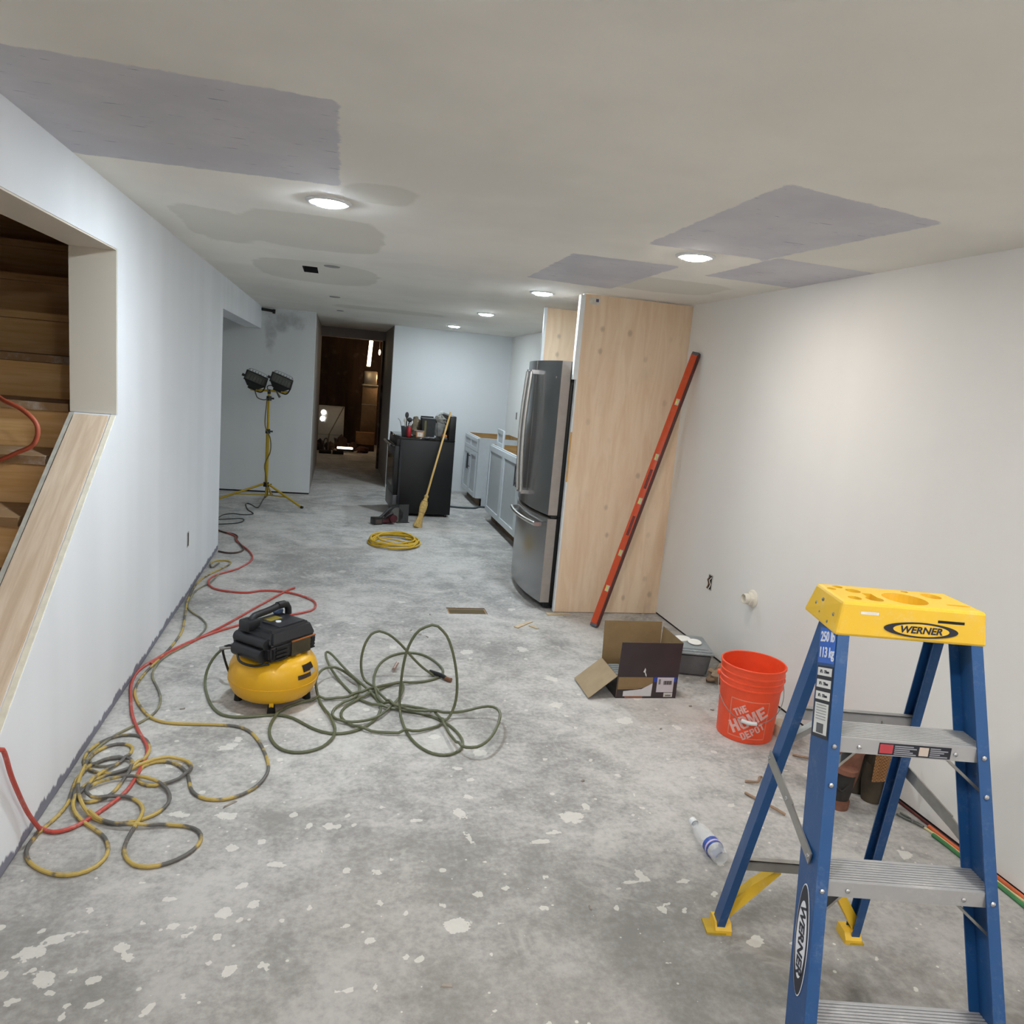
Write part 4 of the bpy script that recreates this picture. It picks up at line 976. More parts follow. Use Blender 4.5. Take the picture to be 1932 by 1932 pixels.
def cabinet(label, y0, y1, xf, h, bays, drawer=False, open_top=True):
    c = thing('base_cabinet', label, 'cabinet', (xf, y0, 0)); W = XR - xf - .004; D = y1 - y0; tk = .11
    bm = bmesh.new(); t = .018
    for a, b in ((0, t), (D - t, D)):
        box(bm, .0, W, a, b, tk, h); box(bm, .065, W, a, b, 0, tk)
    box(bm, W - .008, W, t, D - t, 0, h); box(bm, 0, W, t, D - t, tk, tk + t)
    box(bm, 0, .02, t, D - t, h - .05, h)
    obj('carcass', bm, CABW, c)
    obj('back_liner', B(W - .014, W - .008, t, D - t, tk + .02, h + .0), wood('cab_inside', '#96703f', '#b08a55', (1, 8, 8), .7), c)
    obj('side_liner', B(.02, W - .014, D - t - .006, D - t - .0005, tk + .02, h), MATS['cab_inside'], c)
    obj('toe_kick', B(.065, .083, .0, D, 0, tk), TOE, c)
    n = len(bays); y = .004
    for i, wd in enumerate(bays):
        yb = y + wd * (D - .008)
        zt = h - .012
        if drawer:
            dz = zt - .17; dd = shaker('drawer_front', c, -.001, y + .003, yb - .003, dz, zt, .045); zt = dz - .006
        hy = (yb - .035) if i == 0 else (y + .035)
        shaker('door', c, -.001, y + .003, yb - .003, tk + .008, zt, .06, (hy, zt - .16, .20) if i < 2 else None); y = yb
    return c
cabinet('white shaker base cabinet next to the fridge with three doors', 6.235, 8.60, 1.775, .892, (.36, .32, .32))
cabinet('white shaker base cabinet with a drawer in the far kitchen corner', 9.46, 10.42, 1.79, .886, (.5, .5), True)
o = thing('drawer_front_panel', 'loose white drawer front standing on the near base cabinet', 'drawer front', (1.80, 8.06, .892), math.radians(-3))
obj('panel', B(-.006, .006, 0, .42, .0, .19), CABP, o)
for a in ((0, .045, 0, .19), (.375, .42, 0, .19), (.045, .375, 0, .045), (.045, .375, .145, .19)): obj('frame_piece', B(-.016, -.006, *a), CABW, o)
for i, (y, x, L_, z, c_, lb) in enumerate(((7.45, 2.0, .5, .892, '#a98a58', 'tan wooden block lying on the near base cabinet'), (7.5, 2.05, .4, .97, '#8e6f42', 'darker wooden block stacked on top of the tan block by the fridge'))):
    tag(obj('wood_block', rbox(x - .05, x + .05, y - L_ / 2, y + L_ / 2, z, z + .075, .004), wood('block%d' % i, c_, '#c0a070', (8, 1, 8), .75)), lb, 'wood block', 'blocks on the cabinet')
bm = bmesh.new(); ellipsoid(bm, (1.95, 7.06, .925), .10, .09, .035, 16, 10, .3, 9); tag(obj('red_cloth', bm, plain('cloth_red', '#8c3f45', .9, vary=.2), smooth=50), 'crumpled dark red cloth on the cabinet behind the fridge', 'cloth')
for i, y in enumerate((9.3, 8.0)):
    bm = bmesh.new(); tube(bm, [(XR - .03, y, .9), (XR - .03, y, 1.0), (XR - .028, y, 1.06)], .012, 10)
    tag(obj('supply_pipe', bm, plain('pipe_tan', '#8d7a58', .5), smooth=50), ('short tan supply pipe against the kitchen wall behind the loose drawer front', 'short tan supply pipe against the wall just left of the fridge')[i], 'pipe', 'supply pipes')
bm = bmesh.new(); tube(bm, [(1.30, 9.42, .012), (1.5, 9.30, .012), (1.75, 9.28, .012), (1.88, 9.40, .012), (2.2, 9.2, .012)], .012, 8); tag(obj('supply_hose', bm, plain('hose_dark', '#3f474c', .5), smooth=60), 'dark hose on the floor between the stove and the far cabinet', 'hose')

# ---------------------------------------------------------------- range
def build_stove():
    S = thing('kitchen_range', 'black freestanding range standing sideways to the viewer', 'stove', (1.345, 8.595, 0), math.radians(2.5))
    BK = plain('range_black', '#09090b', .45, vary=.06); GL = plain('range_glass', '#0c0c0e', .08, vary=0)
    obj('body', rbox(-.62, 0, 0, .76, .03, .88, .006), BK, S, 40)
    for a in (-.58, -.05):
        for b in (.04, .72):
            bm = bmesh.new(); cyl(bm, (a, b, 0), (a, b, .035), .018, seg=12); obj('leg', bm, M_BLACK, S, 50)
    obj('cooktop', rbox(-.655, .0, -.006, .766, .878, .905, .008), GL, S, 40)
    obj('side_trim', B(-.622, -.598, -.003, .002, .06, .875), plain('range_trim', '#26262a', .3), S)
    obj('backguard', rbox(-.075, .0, 0, .76, .90, 1.175, .01), BK, S, 40)
    obj('control_panel', B(-.079, -.074, .06, .70, .99, 1.13), GL, S)
    d = obj('oven_door', rbox(-.675, -.62, .012, .748, .25, .80, .006), BK, S, 40)
    obj('door_glass', B(-.678, -.674, .10, .66, .33, .68), GL, d)
    h = bmesh.new(); tube(h, [(-.675, .05, .79), (-.715, .05, .80), (-.722, .08, .80), (-.722, .68, .80), (-.715, .71, .80), (-.675, .71, .79)], .012, 10); hd = obj('door_handle', h, plain('handle_black', '#1a1a1c', .25), d, 60)
    bm = bmesh.new(); ellipsoid(bm, (-.724, .065, .80), .014, .016, .016, 12, 8); obj('handle_end', bm, M_CHROME, hd, 60)
    obj('front_control', rbox(-.66, -.62, .005, .755, .80, .88, .006), BK, S, 40)
    obj('storage_drawer', rbox(-.67, -.62, .012, .748, .05, .24, .005), plain('range_drawer', '#4e4e50', .4), S, 40)
build_stove()
ZT = .906
def on_stove():
    t = thing('spray_can', 'red can on the front left of the black range', 'can', (.822, 8.68, ZT))
    bm = bmesh.new(); lathe(bm, [(0, 0), (.026, 0), (.028, .004), (.028, .098), (.02, .11), (.02, .113), (0, .113)], 24); obj('can_body', bm, plain('can_red', '#a11f28', .35, vary=.05), t, 40)
    bm = bmesh.new(); lathe(bm, [(0, .112), (.018, .112), (.018, .13), (.012, .134), (0, .134)], 20); obj('can_top', bm, M_STEEL, t, 40)
    t = thing('paint_pot', 'grey pot full of brushes behind the red can', 'pot', (.80, 8.80, ZT))
    bm = bmesh.new(); lathe(bm, [(0, .003), (.05, 0), (.062, .10), (.066, .10), (.066, .106), (.058, .104), (.047, .008), (0, .008)], 28); obj('pot', bm, plain('pot_grey', '#55595b', .5), t, 40)
    bm = bmesh.new(); tube(bm, [(-.06, 0, .10), (-.075, 0, .16), (-.10, 0, .19)], .004, 6); obj('wire_handle', bm, M_STEEL, t, 50)
    for i, (x, y, c, h, w) in enumerate(((0, .01, '#3d3b3b', .26, .022), (.03, -.01, '#2b2b2f', .20, .03), (.055, .0, '#d8d8d8', .17, .012), (-.02, -.02, '#c9c4ba', .19, .016))):
        b = thing('paint_brush', ('round headed dark brush standing tallest in the grey pot', 'wide black brush standing in the grey pot', 'white handled brush leaning right in the grey pot', 'pale brush leaning left in the grey pot')[i], 'brush', (.80, 8.80, ZT + .012))
        bm = bmesh.new(); cyl(bm, (x * .2, y, 0), (x, y, h * .75), .006, .008, 8); obj('handle', bm, plain('bh%d' % i, c, .5), b, 50)
        bm = bmesh.new(); ellipsoid(bm, (x * 1.1, y, h * .85), w, w * .7, h * .14, 12, 8); obj('bristles', bm, plain('bh%d' % i, c, .5), b, 50)
    bm = bmesh.new(); ellipsoid(bm, (0, 0, 0), .065, .06, .11, 18, 12, .35, 5); 
    for v in bm.verts: v.co.z = max(v.co.z, -.10)
    bmesh.ops.translate(bm, verts=bm.verts, vec=(.915, 8.92, ZT + .10)); tag(obj('paper_bag', bm, plain('bag_brown', '#7d715c', .85, vary=.25, vscale=20), smooth=30), 'crumpled brown bag between the brushes and the black box on the range', 'bag')
    t = thing('black_box', 'black open carton in the middle of the range top', 'box', (1.045, 8.80, ZT), math.radians(4))
    BKB = plain('carton_black', '#1f2022', .6, vary=.15)
    bm = bmesh.new(); loft(bm, [V(-.07, -.07, 0), V(.07, -.07, 0), V(.07, .07, 0), V(-.07, .07, 0)], [V(-.078, -.075, .215), V(.078, -.075, .215), V(.078, .075, .22), V(-.078, .075, .22)]); obj('carton', bm, BKB, t)
    obj('stripe', B(-.052, -.030, -.0765, -.072, .01, .19), plain('stripe_olive', '#6a6238', .6), t)
    obj('flap', B(-.075, .075, .07, .074, .215, .235), BKB, t)
    t = thing('small_carton', 'small open orange and white carton on the range edge', 'box', (.945, 8.64, ZT), math.radians(-6))
    obj('carton', rbox(-.045, .045, -.04, .04, 0, .075, .002), plain('carton_orange', '#a8714e', .6, vary=.2), t, 40)
    obj('face_label', B(-.03, .03, -.0412, -.04, .012, .06), plain('carton_lbl', '#cfc6bd', .6, vary=.2, vscale=60), t); obj('lid_flap', B(-.07, .045, -.042, .04, .076, .079), plain('flap_grey', '#8f8a88', .7), t)
    t = thing('clear_tub', 'clear plastic tub of wrapped odds and ends by the range backguard', 'tub', (1.192, 8.82, ZT))
    gp = plain('tub_grey', '#80807c', .3, vary=.3, vscale=14)
    bm = bmesh.new(); loft(bm, [V(-.05, -.07, 0), V(.045, -.07, 0), V(.045, .09, 0), V(-.05, .09, 0)], [V(-.065, -.09, .19), V(.055, -.09, .17), V(.055, .11, .19), V(-.065, .11, .21)]); bmesh.ops.bevel(bm, geom=bm.edges[:], offset=.018, segments=3, affect='EDGES'); obj('tub', bm, gp, t, 40)
    bm = bmesh.new(); ellipsoid(bm, (-.005, .0, .20), .065, .08, .06, 16, 10, .4, 3); obj('wrapping', bm, plain('film_grey', '#8e8c86', .3, vary=.25, vscale=20), t, 30)
    bm = bmesh.new(); tube(bm, [(-.055, .05, .20), (-.035, .05, .255), (.0, .05, .285), (.03, .05, .29)], lambda u: .006 + .016 * u, 8); obj('wrapping_tail', bm, plain('film_white', '#e3e6e6', .4), t, 50)
    bm = bmesh.new(); M = Matrix.Translation((1.05, 8.63, ZT)) @ Matrix.Rotation(.15, 4, 'Z'); n = 10
    g = [[bm.verts.new(M @ V(-.10 + .2 * i / n, -.04 + .08 * j / 3, .003 + .008 * abs(math.sin(i * .9 + j)))) for i in range(n + 1)] for j in range(4)]
    for j in range(3):
        for i in range(n): bm.faces.new((g[j][i], g[j][i + 1], g[j + 1][i + 1], g[j + 1][i]))
    bmesh.ops.solidify(bm, geom=bm.faces[:], thickness=.0015)
    tag(obj('paper_sheet', bm, plain('paper_white', '#d9d8dc', .7)), 'wrinkled white paper lying along the range edge', 'paper')
    t = thing('sponge_float', 'orange sponge with grey pad at the back of the range top', 'sponge', (1.225, 8.655, ZT))
    bm = rbox(-.035, .03, -.03, .03, .014, .05, .012); obj('sponge', bm, plain('sponge_orange', '#c0784a', .9, vary=.2, vscale=60), t, 40); obj('pad', rbox(-.04, .035, -.033, .033, 0, .014, .004), plain('pad_grey', '#54545a', .8), t, 40)
on_stove()

# ---------------------------------------------------------------- broom
def build_broom():
    a, b = V(.905, 7.935, .0), V(1.262, 8.545, 1.215); d = (b - a); L_ = d.length; d.normalize()
    o = thing('broom', 'corn broom with yellow wooden handle leaning on the black range', 'broom', a)
    o.rotation_mode = 'QUATERNION'; x = V(0, 0, 1).cross(d).normalized(); x = d.cross(V(.4, -.9, 0)).normalized(); y = d.cross(x); o.rotation_quaternion = Matrix((x, y, d)).transposed().to_quaternion()
    YW = wood('broom_handle', '#b9934f', '#cda868', (20, 20, 1), .5); CN = plain('corn_straw', '#9b7c45', .9, vary=.3, vscale=60); CN2 = plain('corn_tan', '#b8995c', .9, vary=.2, vscale=60)
    bm = bmesh.new(); cyl(bm, (0, 0, .34), (0, 0, L_), .0115, .011, 14); ellipsoid(bm, (0, 0, L_), .011, .011, .008, 14, 6); obj('handle', bm, YW, o, 50)
    bm = bmesh.new(); n = 18
    prof = [(.020, .0, .055), (.022, .02, .058), (.024, .06, .045), (.022, .12, .030), (.028, .17, .034), (.036, .23, .044), (.036, .28, .042), (.022, .33, .022), (.018, .345, .018), (.024, .355, .024), (.024, .375, .024), (.013, .385, .013)]
    rings = []
    for rx, z, ry in prof: rings.append([bm.verts.new((ry * math.cos(2 * PI * i / n), rx * math.sin(2 * PI * i / n), z)) for i in range(n)])
    for A, C in zip(rings, rings[1:]):
        for i in range(n): bm.faces.new((A[i], A[(i + 1) % n], C[(i + 1) % n], C[i]))
    bm.faces.new(rings[0][::-1]); bm.faces.new(rings[-1]); obj('broom_head', bm, CN2, o, 40)
    for k in range(26):
        r_ = random.Random(k); u = -.05 + .1 * k / 25; bm = bmesh.new()
        cyl(bm, (u * .5, r_.uniform(-.012, .012), .12), (u * 1.1, r_.uniform(-.02, .02), r_.uniform(.0, .02)), .005, .0035, 5); obj('bristle', bm, CN, o)
    for z in (.165, .30):
        bm = bmesh.new(); M = Matrix.Diagonal((.036 if z < .2 else .039, .028 if z < .2 else .032, 1, 1)); lathe(bm, [(1, z), (1.04, z), (1.04, z + .006), (1, z + .006), (1, z)], 20, M); obj('binding', bm, plain('binding', '#8a6a3a', .7), o, 50)
build_broom()

# ---------------------------------------------------------------- circular saw on the floor
def build_saw():
    o = thing('circular_saw', 'dark cordless circular saw lying in front of the range', 'power tool', (.60, 8.14, 0), math.radians(22))
    DG = plain('saw_dark', '#2b2a2c', .5, vary=.1); RD = plain('saw_red', '#4f1f26', .45, vary=.1); GP = plain('saw_grey', '#4b4a4b', .4, .3)
    obj('shoe_plate', B(.12, .24, -.02, -.014, .0, .20), GP, o); obj('shoe_lip', B(.10, .24, -.05, -.014, 0, .008), GP, o)
    bm = bmesh.new(); cyl(bm, (.10, -.015, .105), (.10, .05, .105), .095, .088, 28); obj('blade_guard', bm, DG, o, 40)
    bm = bmesh.new(); cyl(bm, (.10, -.02, .09), (.10, -.0155, .09), .08, .08, 28); obj('blade', bm, M_STEEL, o, 40)
    bm = bmesh.new(); cyl(bm, (.02, .03, .065), (.02, -.11, .065), .048, .042, 20); obj('motor_housing', bm, RD, o, 40)
    obj('battery', rbox(-.20, -.10, -.10, .01, .0, .075, .01), M_BLACK, o, 40); obj('battery_label', B(-.185, -.115, -.1012, -.1, .015, .058), plain('saw_lbl', '#4e3f38', .5), o)
    bm = bmesh.new(); tube(bm, [(-.12, -.04, .06), (-.06, -.03, .10), (-.02, -.02, .135), (.04, 0, .16), (.09, .01, .165)], .017, 10); h = obj('handle', bm, DG, o, 50)
    obj('handle_base', rbox(-.13, .03, -.08, .02, .012, .062, .014), RD, o, 40)
    bm = bmesh.new(); tube(bm, [(-.08, -.06, .05), (-.04, -.09, .10), (.02, -.08, .12)], .012, 8); obj('front_grip', bm, DG, h, 50)
build_saw()

# ---------------------------------------------------------------- coils, hoses and cords
YC = dusty('cord_yellow', '#d2ac2a', '#c9bd94', .35, .5, scale=16)
bm = bmesh.new(); r_ = random.Random(11); pts = []
for k in range(120):
    t = k / 119; a = t * 2 * PI * 8.2; q = .97 + .13 * math.sin(a * .37 + 1) - .35 * max(0, math.sin(a * .53)) ** 3
    q = .5 + .52 * abs(math.sin(a * .29 + .6)); w_ = 1 - q
    pts.append(V(.605 + .235 * q * math.cos(a) + .85 * w_ * .235 * math.cos(a * .23) + r_.uniform(-.008, .008), 7.13 + .29 * q * math.sin(a) + .85 * w_ * .29 * math.sin(a * .23) + r_.uniform(-.01, .01), .009 + .03 * abs(math.sin(a * .31)) * (q < 1.0) + .018 * t + r_.uniform(0, .006)))
tube(bm, pts, .008, 8, zmin=.008)
tag(obj('cord_coil', bm, YC, smooth=60), 'flat coil of bright yellow extension cord in the middle of the floor', 'cord')

H = {
    'green': [[-0.442,3.741,0.22],[-0.484,3.829,0.18],[-0.545,3.834,0.12],[-0.569,3.803,0.06],[-0.561,3.741,0.007],[-0.504,3.533,0.007],[-0.433,3.407,0.007],[-0.354,3.39,0.007],[-0.296,3.398,0.007],[-0.237,3.41,0.007],[-0.183,3.422,0.007],[-0.139,3.4,0.007],[-0.087,3.33,0.007],[-0.037,3.267,0.007],[0.011,3.221,0.007],[0.065,3.202,0.007],[0.124,3.213,0.007],[0.18,3.25,0.007],[0.231,3.317,0.007],[0.266,3.388,0.007],[0.281,3.478,0.007],[0.268,3.558,0.007],[0.237,3.627,0.02],[0.185,3.726,0.03],[0.137,3.786,0.05],[0.096,3.874,0.06],[0.052,3.986,0.07],[0.023,4.065,0.07],[0.006,4.079,0.07],[0.003,4.027,0.07],[0.018,3.958,0.05],[0.048,3.873,0.03],[0.091,3.782,0.007],[0.137,3.66,0.007],[0.176,3.568,0.007],[0.233,3.503,0.007],[0.29,3.466,0.007],[0.354,3.448,0.007],[0.424,3.42,0.007],[0.488,3.395,0.007],[0.54,3.341,0.007],[0.583,3.274,0.007],[0.611,3.203,0.007],[0.626,3.135,0.007],[0.622,3.071,0.007],[0.599,3.022,0.007],[0.554,2.982,0.007],[0.511,2.976,0.007],[0.468,3.005,0.007],[0.421,3.069,0.007],[0.388,3.16,0.007],[0.37,3.283,0.007],[0.365,3.414,0.007],[0.357,3.41,0.072],[0.359,3.406,0.143],[0.363,3.4,0.234],[0.373,3.395,0.318],[0.402,3.388,0.408],[0.443,3.384,0.457],[0.487,3.381,0.469],[0.526,3.378,0.453],[0.562,3.374,0.408],[0.585,3.37,0.349],[0.606,3.365,0.275],[0.621,3.36,0.202],[0.627,3.355,0.128],[0.62,3.35,0.06],[0.594,3.346,0.007],[0.551,3.276,0.007],[0.495,3.236,0.007],[0.435,3.205,0.007],[0.372,3.194,0.007],[0.311,3.191,0.007],[0.251,3.207,0.007],[0.191,3.23,0.007],[0.143,3.272,0.007],[0.113,3.308,0.007],[0.083,3.38,0.007],[0.09,3.454,0.007],[0.135,3.53,0.007],[0.189,3.576,0.007],[0.26,3.657,0.007],[0.334,3.742,0.007],[0.395,3.795,0.007],[0.407,3.693,0.02],[0.375,3.558,0.02],[0.338,3.492,0.007],[0.293,3.402,0.007],[0.244,3.331,0.007],[0.169,3.299,0.007],[0.101,3.295,0.007],[0.046,3.367,0.007],[0.045,3.441,0.007],[0.083,3.508,0.007],[0.149,3.553,0.007],[0.177,3.625,0.007],[0.187,3.727,0.007],[0.164,3.798,0.007],[0.105,3.878,0.02],[0.068,3.861,0.05],[0.025,3.849,0.07],[-0.009,3.811,0.07],[-0.034,3.745,0.06],[-0.035,3.664,0.05],[-0.026,3.61,0.03],[-0.007,3.534,0.007],[0.027,3.412,0.007],[0.058,3.297,0.007],[0.068,3.229,0.007],[0.062,3.176,0.007],[0.036,3.115,0.007],[-0.008,3.062,0.007],[-0.074,3.036,0.007],[-0.136,3.052,0.007],[-0.184,3.114,0.007],[-0.218,3.216,0.007],[-0.22,3.309,0.007],[-0.2,3.405,0.007],[-0.169,3.478,0.007],[-0.122,3.529,0.007],[-0.046,3.566,0.007],[0.044,3.577,0.007],[0.13,3.577,0.007],[0.197,3.625,0.007],[0.275,3.691,0.007],[0.348,3.742,0.007],[0.42,3.758,0.007],[0.494,3.775,0.007],[0.571,3.807,0.007],[0.63,3.867,0.007],[0.648,3.945,0.007],[0.624,4.057,0.007],[0.567,4.175,0.007],[0.492,4.223,0.007],[0.41,4.196,0.007],[0.334,4.109,0.007],[0.282,3.967,0.007],[0.259,3.797,0.007],[0.259,3.64,0.007],[0.278,3.494,0.007],[0.316,3.466,0.007],[0.364,3.488,0.007],[0.424,3.489,0.007],[0.481,3.456,0.007],[0.532,3.378,0.007],[0.553,3.249,0.02],[0.57,3.105,0.03],[0.589,2.996,0.04],[0.622,2.944,0.05],[0.662,2.941,0.06],[0.722,3.005,0.07],[0.783,3.128,0.08],[0.82,3.256,0.08],[0.811,3.324,0.08],[0.777,3.355,0.07],[0.726,3.362,0.05],[0.658,3.347,0.03],[0.595,3.354,0.007],[0.53,3.363,0.007],[0.453,3.378,0.007],[0.378,3.414,0.007],[0.317,3.485,0.007],[0.283,3.573,0.007],[0.242,3.726,0.007],[0.202,3.762,0.007],[0.188,3.771,0.063],[0.186,3.778,0.113],[0.193,3.79,0.19],[0.225,3.802,0.257],[0.273,3.81,0.277],[0.324,3.818,0.259],[0.377,3.828,0.215],[0.425,3.838,0.158],[0.473,3.848,0.101],[0.522,3.857,0.051],[0.585,3.867,0.007]],
    'green_end': [[0.586,3.877,0.007],[0.626,3.833,0.007],[0.641,3.81,0.007],[0.654,3.799,0.007]],
    'yellow': [[-0.841,6.171,0.007],[-0.867,6.003,0.007],[-0.897,6.097,0.007],[-0.886,6.234,0.007],[-0.828,6.277,0.007],[-0.76,6.25,0.007],[-0.758,6.114,0.007],[-0.806,5.978,0.007],[-0.868,5.786,0.007],[-0.901,5.608,0.007],[-0.902,5.366,0.007],[-0.89,5.145,0.007],[-0.874,5.019,0.007],[-0.847,4.804,0.007],[-0.815,4.559,0.007],[-0.818,4.361,0.007],[-0.834,4.196,0.007],[-0.85,4.073,0.007],[-0.867,3.956,0.007],[-0.878,3.823,0.007],[-0.867,3.68,0.007],[-0.824,3.563,0.007],[-0.767,3.451,0.007],[-0.714,3.375,0.007],[-0.659,3.344,0.007],[-0.548,3.332,0.007],[-0.423,3.319,0.007],[-0.347,3.301,0.007],[-0.291,3.242,0.007],[-0.243,3.131,0.007],[-0.209,3.014,0.007],[-0.191,2.929,0.007],[-0.201,2.849,0.007],[-0.232,2.776,0.007],[-0.289,2.718,0.007],[-0.363,2.699,0.007],[-0.421,2.713,0.007],[-0.453,2.751,0.007],[-0.471,2.825,0.007],[-0.482,2.88,0.007],[-0.515,2.949,0.007],[-0.558,3.005,0.007],[-0.601,3.027,0.007],[-0.643,3.022,0.007],[-0.675,2.971,0.007],[-0.681,2.904,0.007],[-0.648,2.832,0.007],[-0.602,2.808,0.007],[-0.554,2.82,0.007],[-0.509,2.86,0.007],[-0.479,2.902,0.007],[-0.47,2.946,0.007],[-0.496,2.995,0.007],[-0.551,3.028,0.007],[-0.617,3.026,0.007],[-0.663,2.988,0.007],[-0.694,2.938,0.007],[-0.74,2.914,0.007],[-0.789,2.906,0.007],[-0.839,2.937,0.007],[-0.884,2.984,0.007],[-0.906,3.043,0.007],[-0.902,3.103,0.007],[-0.889,3.152,0.007],[-0.862,3.215,0.007],[-0.814,3.25,0.007],[-0.77,3.257,0.007],[-0.721,3.221,0.007],[-0.683,3.154,0.007],[-0.667,3.077,0.007],[-0.667,3.005,0.007],[-0.695,2.944,0.007],[-0.739,2.908,0.007],[-0.792,2.895,0.007],[-0.836,2.872,0.007],[-0.854,2.831,0.007],[-0.85,2.771,0.007],[-0.823,2.711,0.007],[-0.782,2.703,0.007],[-0.747,2.714,0.007],[-0.728,2.752,0.007],[-0.714,2.853,0.007],[-0.699,2.939,0.007],[-0.705,3.02,0.007],[-0.734,3.059,0.007],[-0.779,3.066,0.007],[-0.816,3.044,0.007],[-0.848,3.005,0.007],[-0.858,2.949,0.007],[-0.87,2.939,0.007],[-0.882,2.875,0.007],[-0.861,2.791,0.007],[-0.849,2.703,0.007],[-0.859,2.649,0.007],[-0.882,2.581,0.007],[-0.904,2.516,0.007],[-0.907,2.469,0.007],[-0.885,2.413,0.007],[-0.843,2.365,0.007],[-0.789,2.324,0.007],[-0.73,2.304,0.007],[-0.679,2.313,0.007],[-0.647,2.345,0.007],[-0.637,2.404,0.007],[-0.652,2.469,0.007],[-0.686,2.521,0.007],[-0.735,2.568,0.007],[-0.782,2.607,0.007],[-0.823,2.664,0.007],[-0.842,2.712,0.007],[-0.84,2.77,0.007],[-0.815,2.818,0.007],[-0.779,2.868,0.007],[-0.724,2.891,0.007],[-0.66,2.881,0.007],[-0.602,2.855,0.007],[-0.551,2.809,0.007],[-0.52,2.756,0.007],[-0.514,2.696,0.007],[-0.532,2.64,0.007],[-0.575,2.598,0.007],[-0.631,2.576,0.007],[-0.692,2.577,0.007],[-0.747,2.613,0.007],[-0.795,2.68,0.007],[-0.84,2.77,0.007],[-0.857,2.842,0.007],[-0.865,2.938,0.007],[-0.875,3.102,0.007],[-0.836,3.162,0.007],[-0.783,3.172,0.007],[-0.737,3.144,0.007],[-0.731,3.093,0.007],[-0.751,2.999,0.007],[-0.797,2.934,0.007],[-0.818,2.829,0.007],[-0.812,2.738,0.007],[-0.767,2.716,0.007],[-0.737,2.747,0.007],[-0.697,2.764,0.007],[-0.649,2.75,0.007],[-0.609,2.703,0.007],[-0.586,2.645,0.007],[-0.588,2.59,0.007],[-0.599,2.539,0.007],[-0.608,2.481,0.007],[-0.607,2.425,0.007],[-0.578,2.361,0.007],[-0.536,2.327,0.007],[-0.484,2.325,0.007],[-0.424,2.353,0.007],[-0.379,2.403,0.007],[-0.362,2.467,0.007],[-0.38,2.52,0.007],[-0.423,2.55,0.007],[-0.488,2.564,0.007],[-0.557,2.557,0.007],[-0.616,2.553,0.007],[-0.679,2.563,0.007],[-0.735,2.603,0.007],[-0.767,2.65,0.007]],
    'grey': [[-0.795,5.823,0.007],[-0.807,5.703,0.007],[-0.819,5.588,0.007],[-0.877,5.42,0.007],[-0.883,5.217,0.007],[-0.877,5.076,0.007],[-0.841,4.943,0.007],[-0.756,4.808,0.007],[-0.699,4.678,0.007],[-0.693,4.562,0.007],[-0.711,4.46,0.007],[-0.742,4.328,0.007],[-0.792,4.228,0.007],[-0.833,4.103,0.007],[-0.842,3.937,0.007],[-0.821,3.841,0.007],[-0.781,3.749,0.007],[-0.739,3.627,0.007],[-0.722,3.528,0.007],[-0.724,3.45,0.007],[-0.743,3.398,0.007],[-0.776,3.334,0.007],[-0.816,3.28,0.007],[-0.85,3.214,0.007],[-0.876,3.126,0.007],[-0.885,3.042,0.007],[-0.862,2.983,0.007],[-0.824,2.958,0.007],[-0.777,2.978,0.007],[-0.735,2.998,0.007],[-0.714,3.032,0.007],[-0.738,3.075,0.007],[-0.78,3.072,0.007],[-0.827,3.045,0.007],[-0.855,2.994,0.007]],
    'red': [[-0.895,2.575,0.008],[-0.846,2.547,0.008],[-0.79,2.572,0.008],[-0.733,2.663,0.008],[-0.681,2.798,0.008],[-0.672,2.992,0.008],[-0.685,3.123,0.008],[-0.751,3.268,0.008],[-0.813,3.424,0.008],[-0.86,3.594,0.008],[-0.902,3.779,0.008],[-0.908,3.947,0.008],[-0.852,4.131,0.008],[-0.737,4.377,0.008],[-0.569,4.611,0.008],[-0.372,4.79,0.008],[-0.184,4.906,0.008],[-0.087,5.001,0.008],[-0.074,5.144,0.008],[-0.131,5.265,0.008],[-0.263,5.385,0.008],[-0.427,5.426,0.008],[-0.563,5.363,0.008],[-0.746,5.427,0.008],[-0.829,5.583,0.008],[-0.816,5.787,0.008],[-0.676,6.021,0.008],[-0.607,6.301,0.008],[-0.646,6.555,0.008],[-0.731,6.78,0.008],[-0.808,6.978,0.008],[-0.838,7.151,0.008],[-0.918,7.275,0.008],[-1.011,7.376,0.008]],
    'red_wall': [[-0.901,2.307,0.427],[-0.901,2.366,0.302],[-0.901,2.466,0.137]],
    'red2': [[-0.874,4.04,0.008],[-0.829,4.146,0.008],[-0.734,4.36,0.008],[-0.58,4.699,0.008],[-0.43,5.075,0.008],[-0.283,5.424,0.008],[-0.229,5.51,0.008]],
    'stair_red': [[-1.255,3.3,1.367],[-1.183,3.3,1.342],[-1.125,3.3,1.275],[-1.148,3.3,1.211],[-1.26,3.3,1.156]],
    'dark': [[-0.777,9.591,0.005],[-0.781,9.072,0.005],[-0.791,8.673,0.005],[-0.88,8.86,0.005],[-0.935,8.88,0.005],[-0.882,8.547,0.005],[-0.8,8.307,0.005],[-0.88,8.225,0.005],[-1.003,8.257,0.005],[-1.079,8.176,0.005],[-1.106,7.99,0.005],[-1.082,7.926,0.005],[-0.898,8.009,0.005],[-0.852,7.932,0.005],[-0.892,7.782,0.005],[-1.062,7.679,0.005]],
    'brown': [[-1.015,7.382,0.006],[-0.94,7.297,0.006],[-0.867,7.248,0.006],[-0.821,7.151,0.006],[-0.81,7.015,0.006],[-0.748,6.805,0.006],[-0.711,6.644,0.006],[-0.743,6.539,0.006],[-0.818,6.509,0.006],[-0.898,6.556,0.006]],
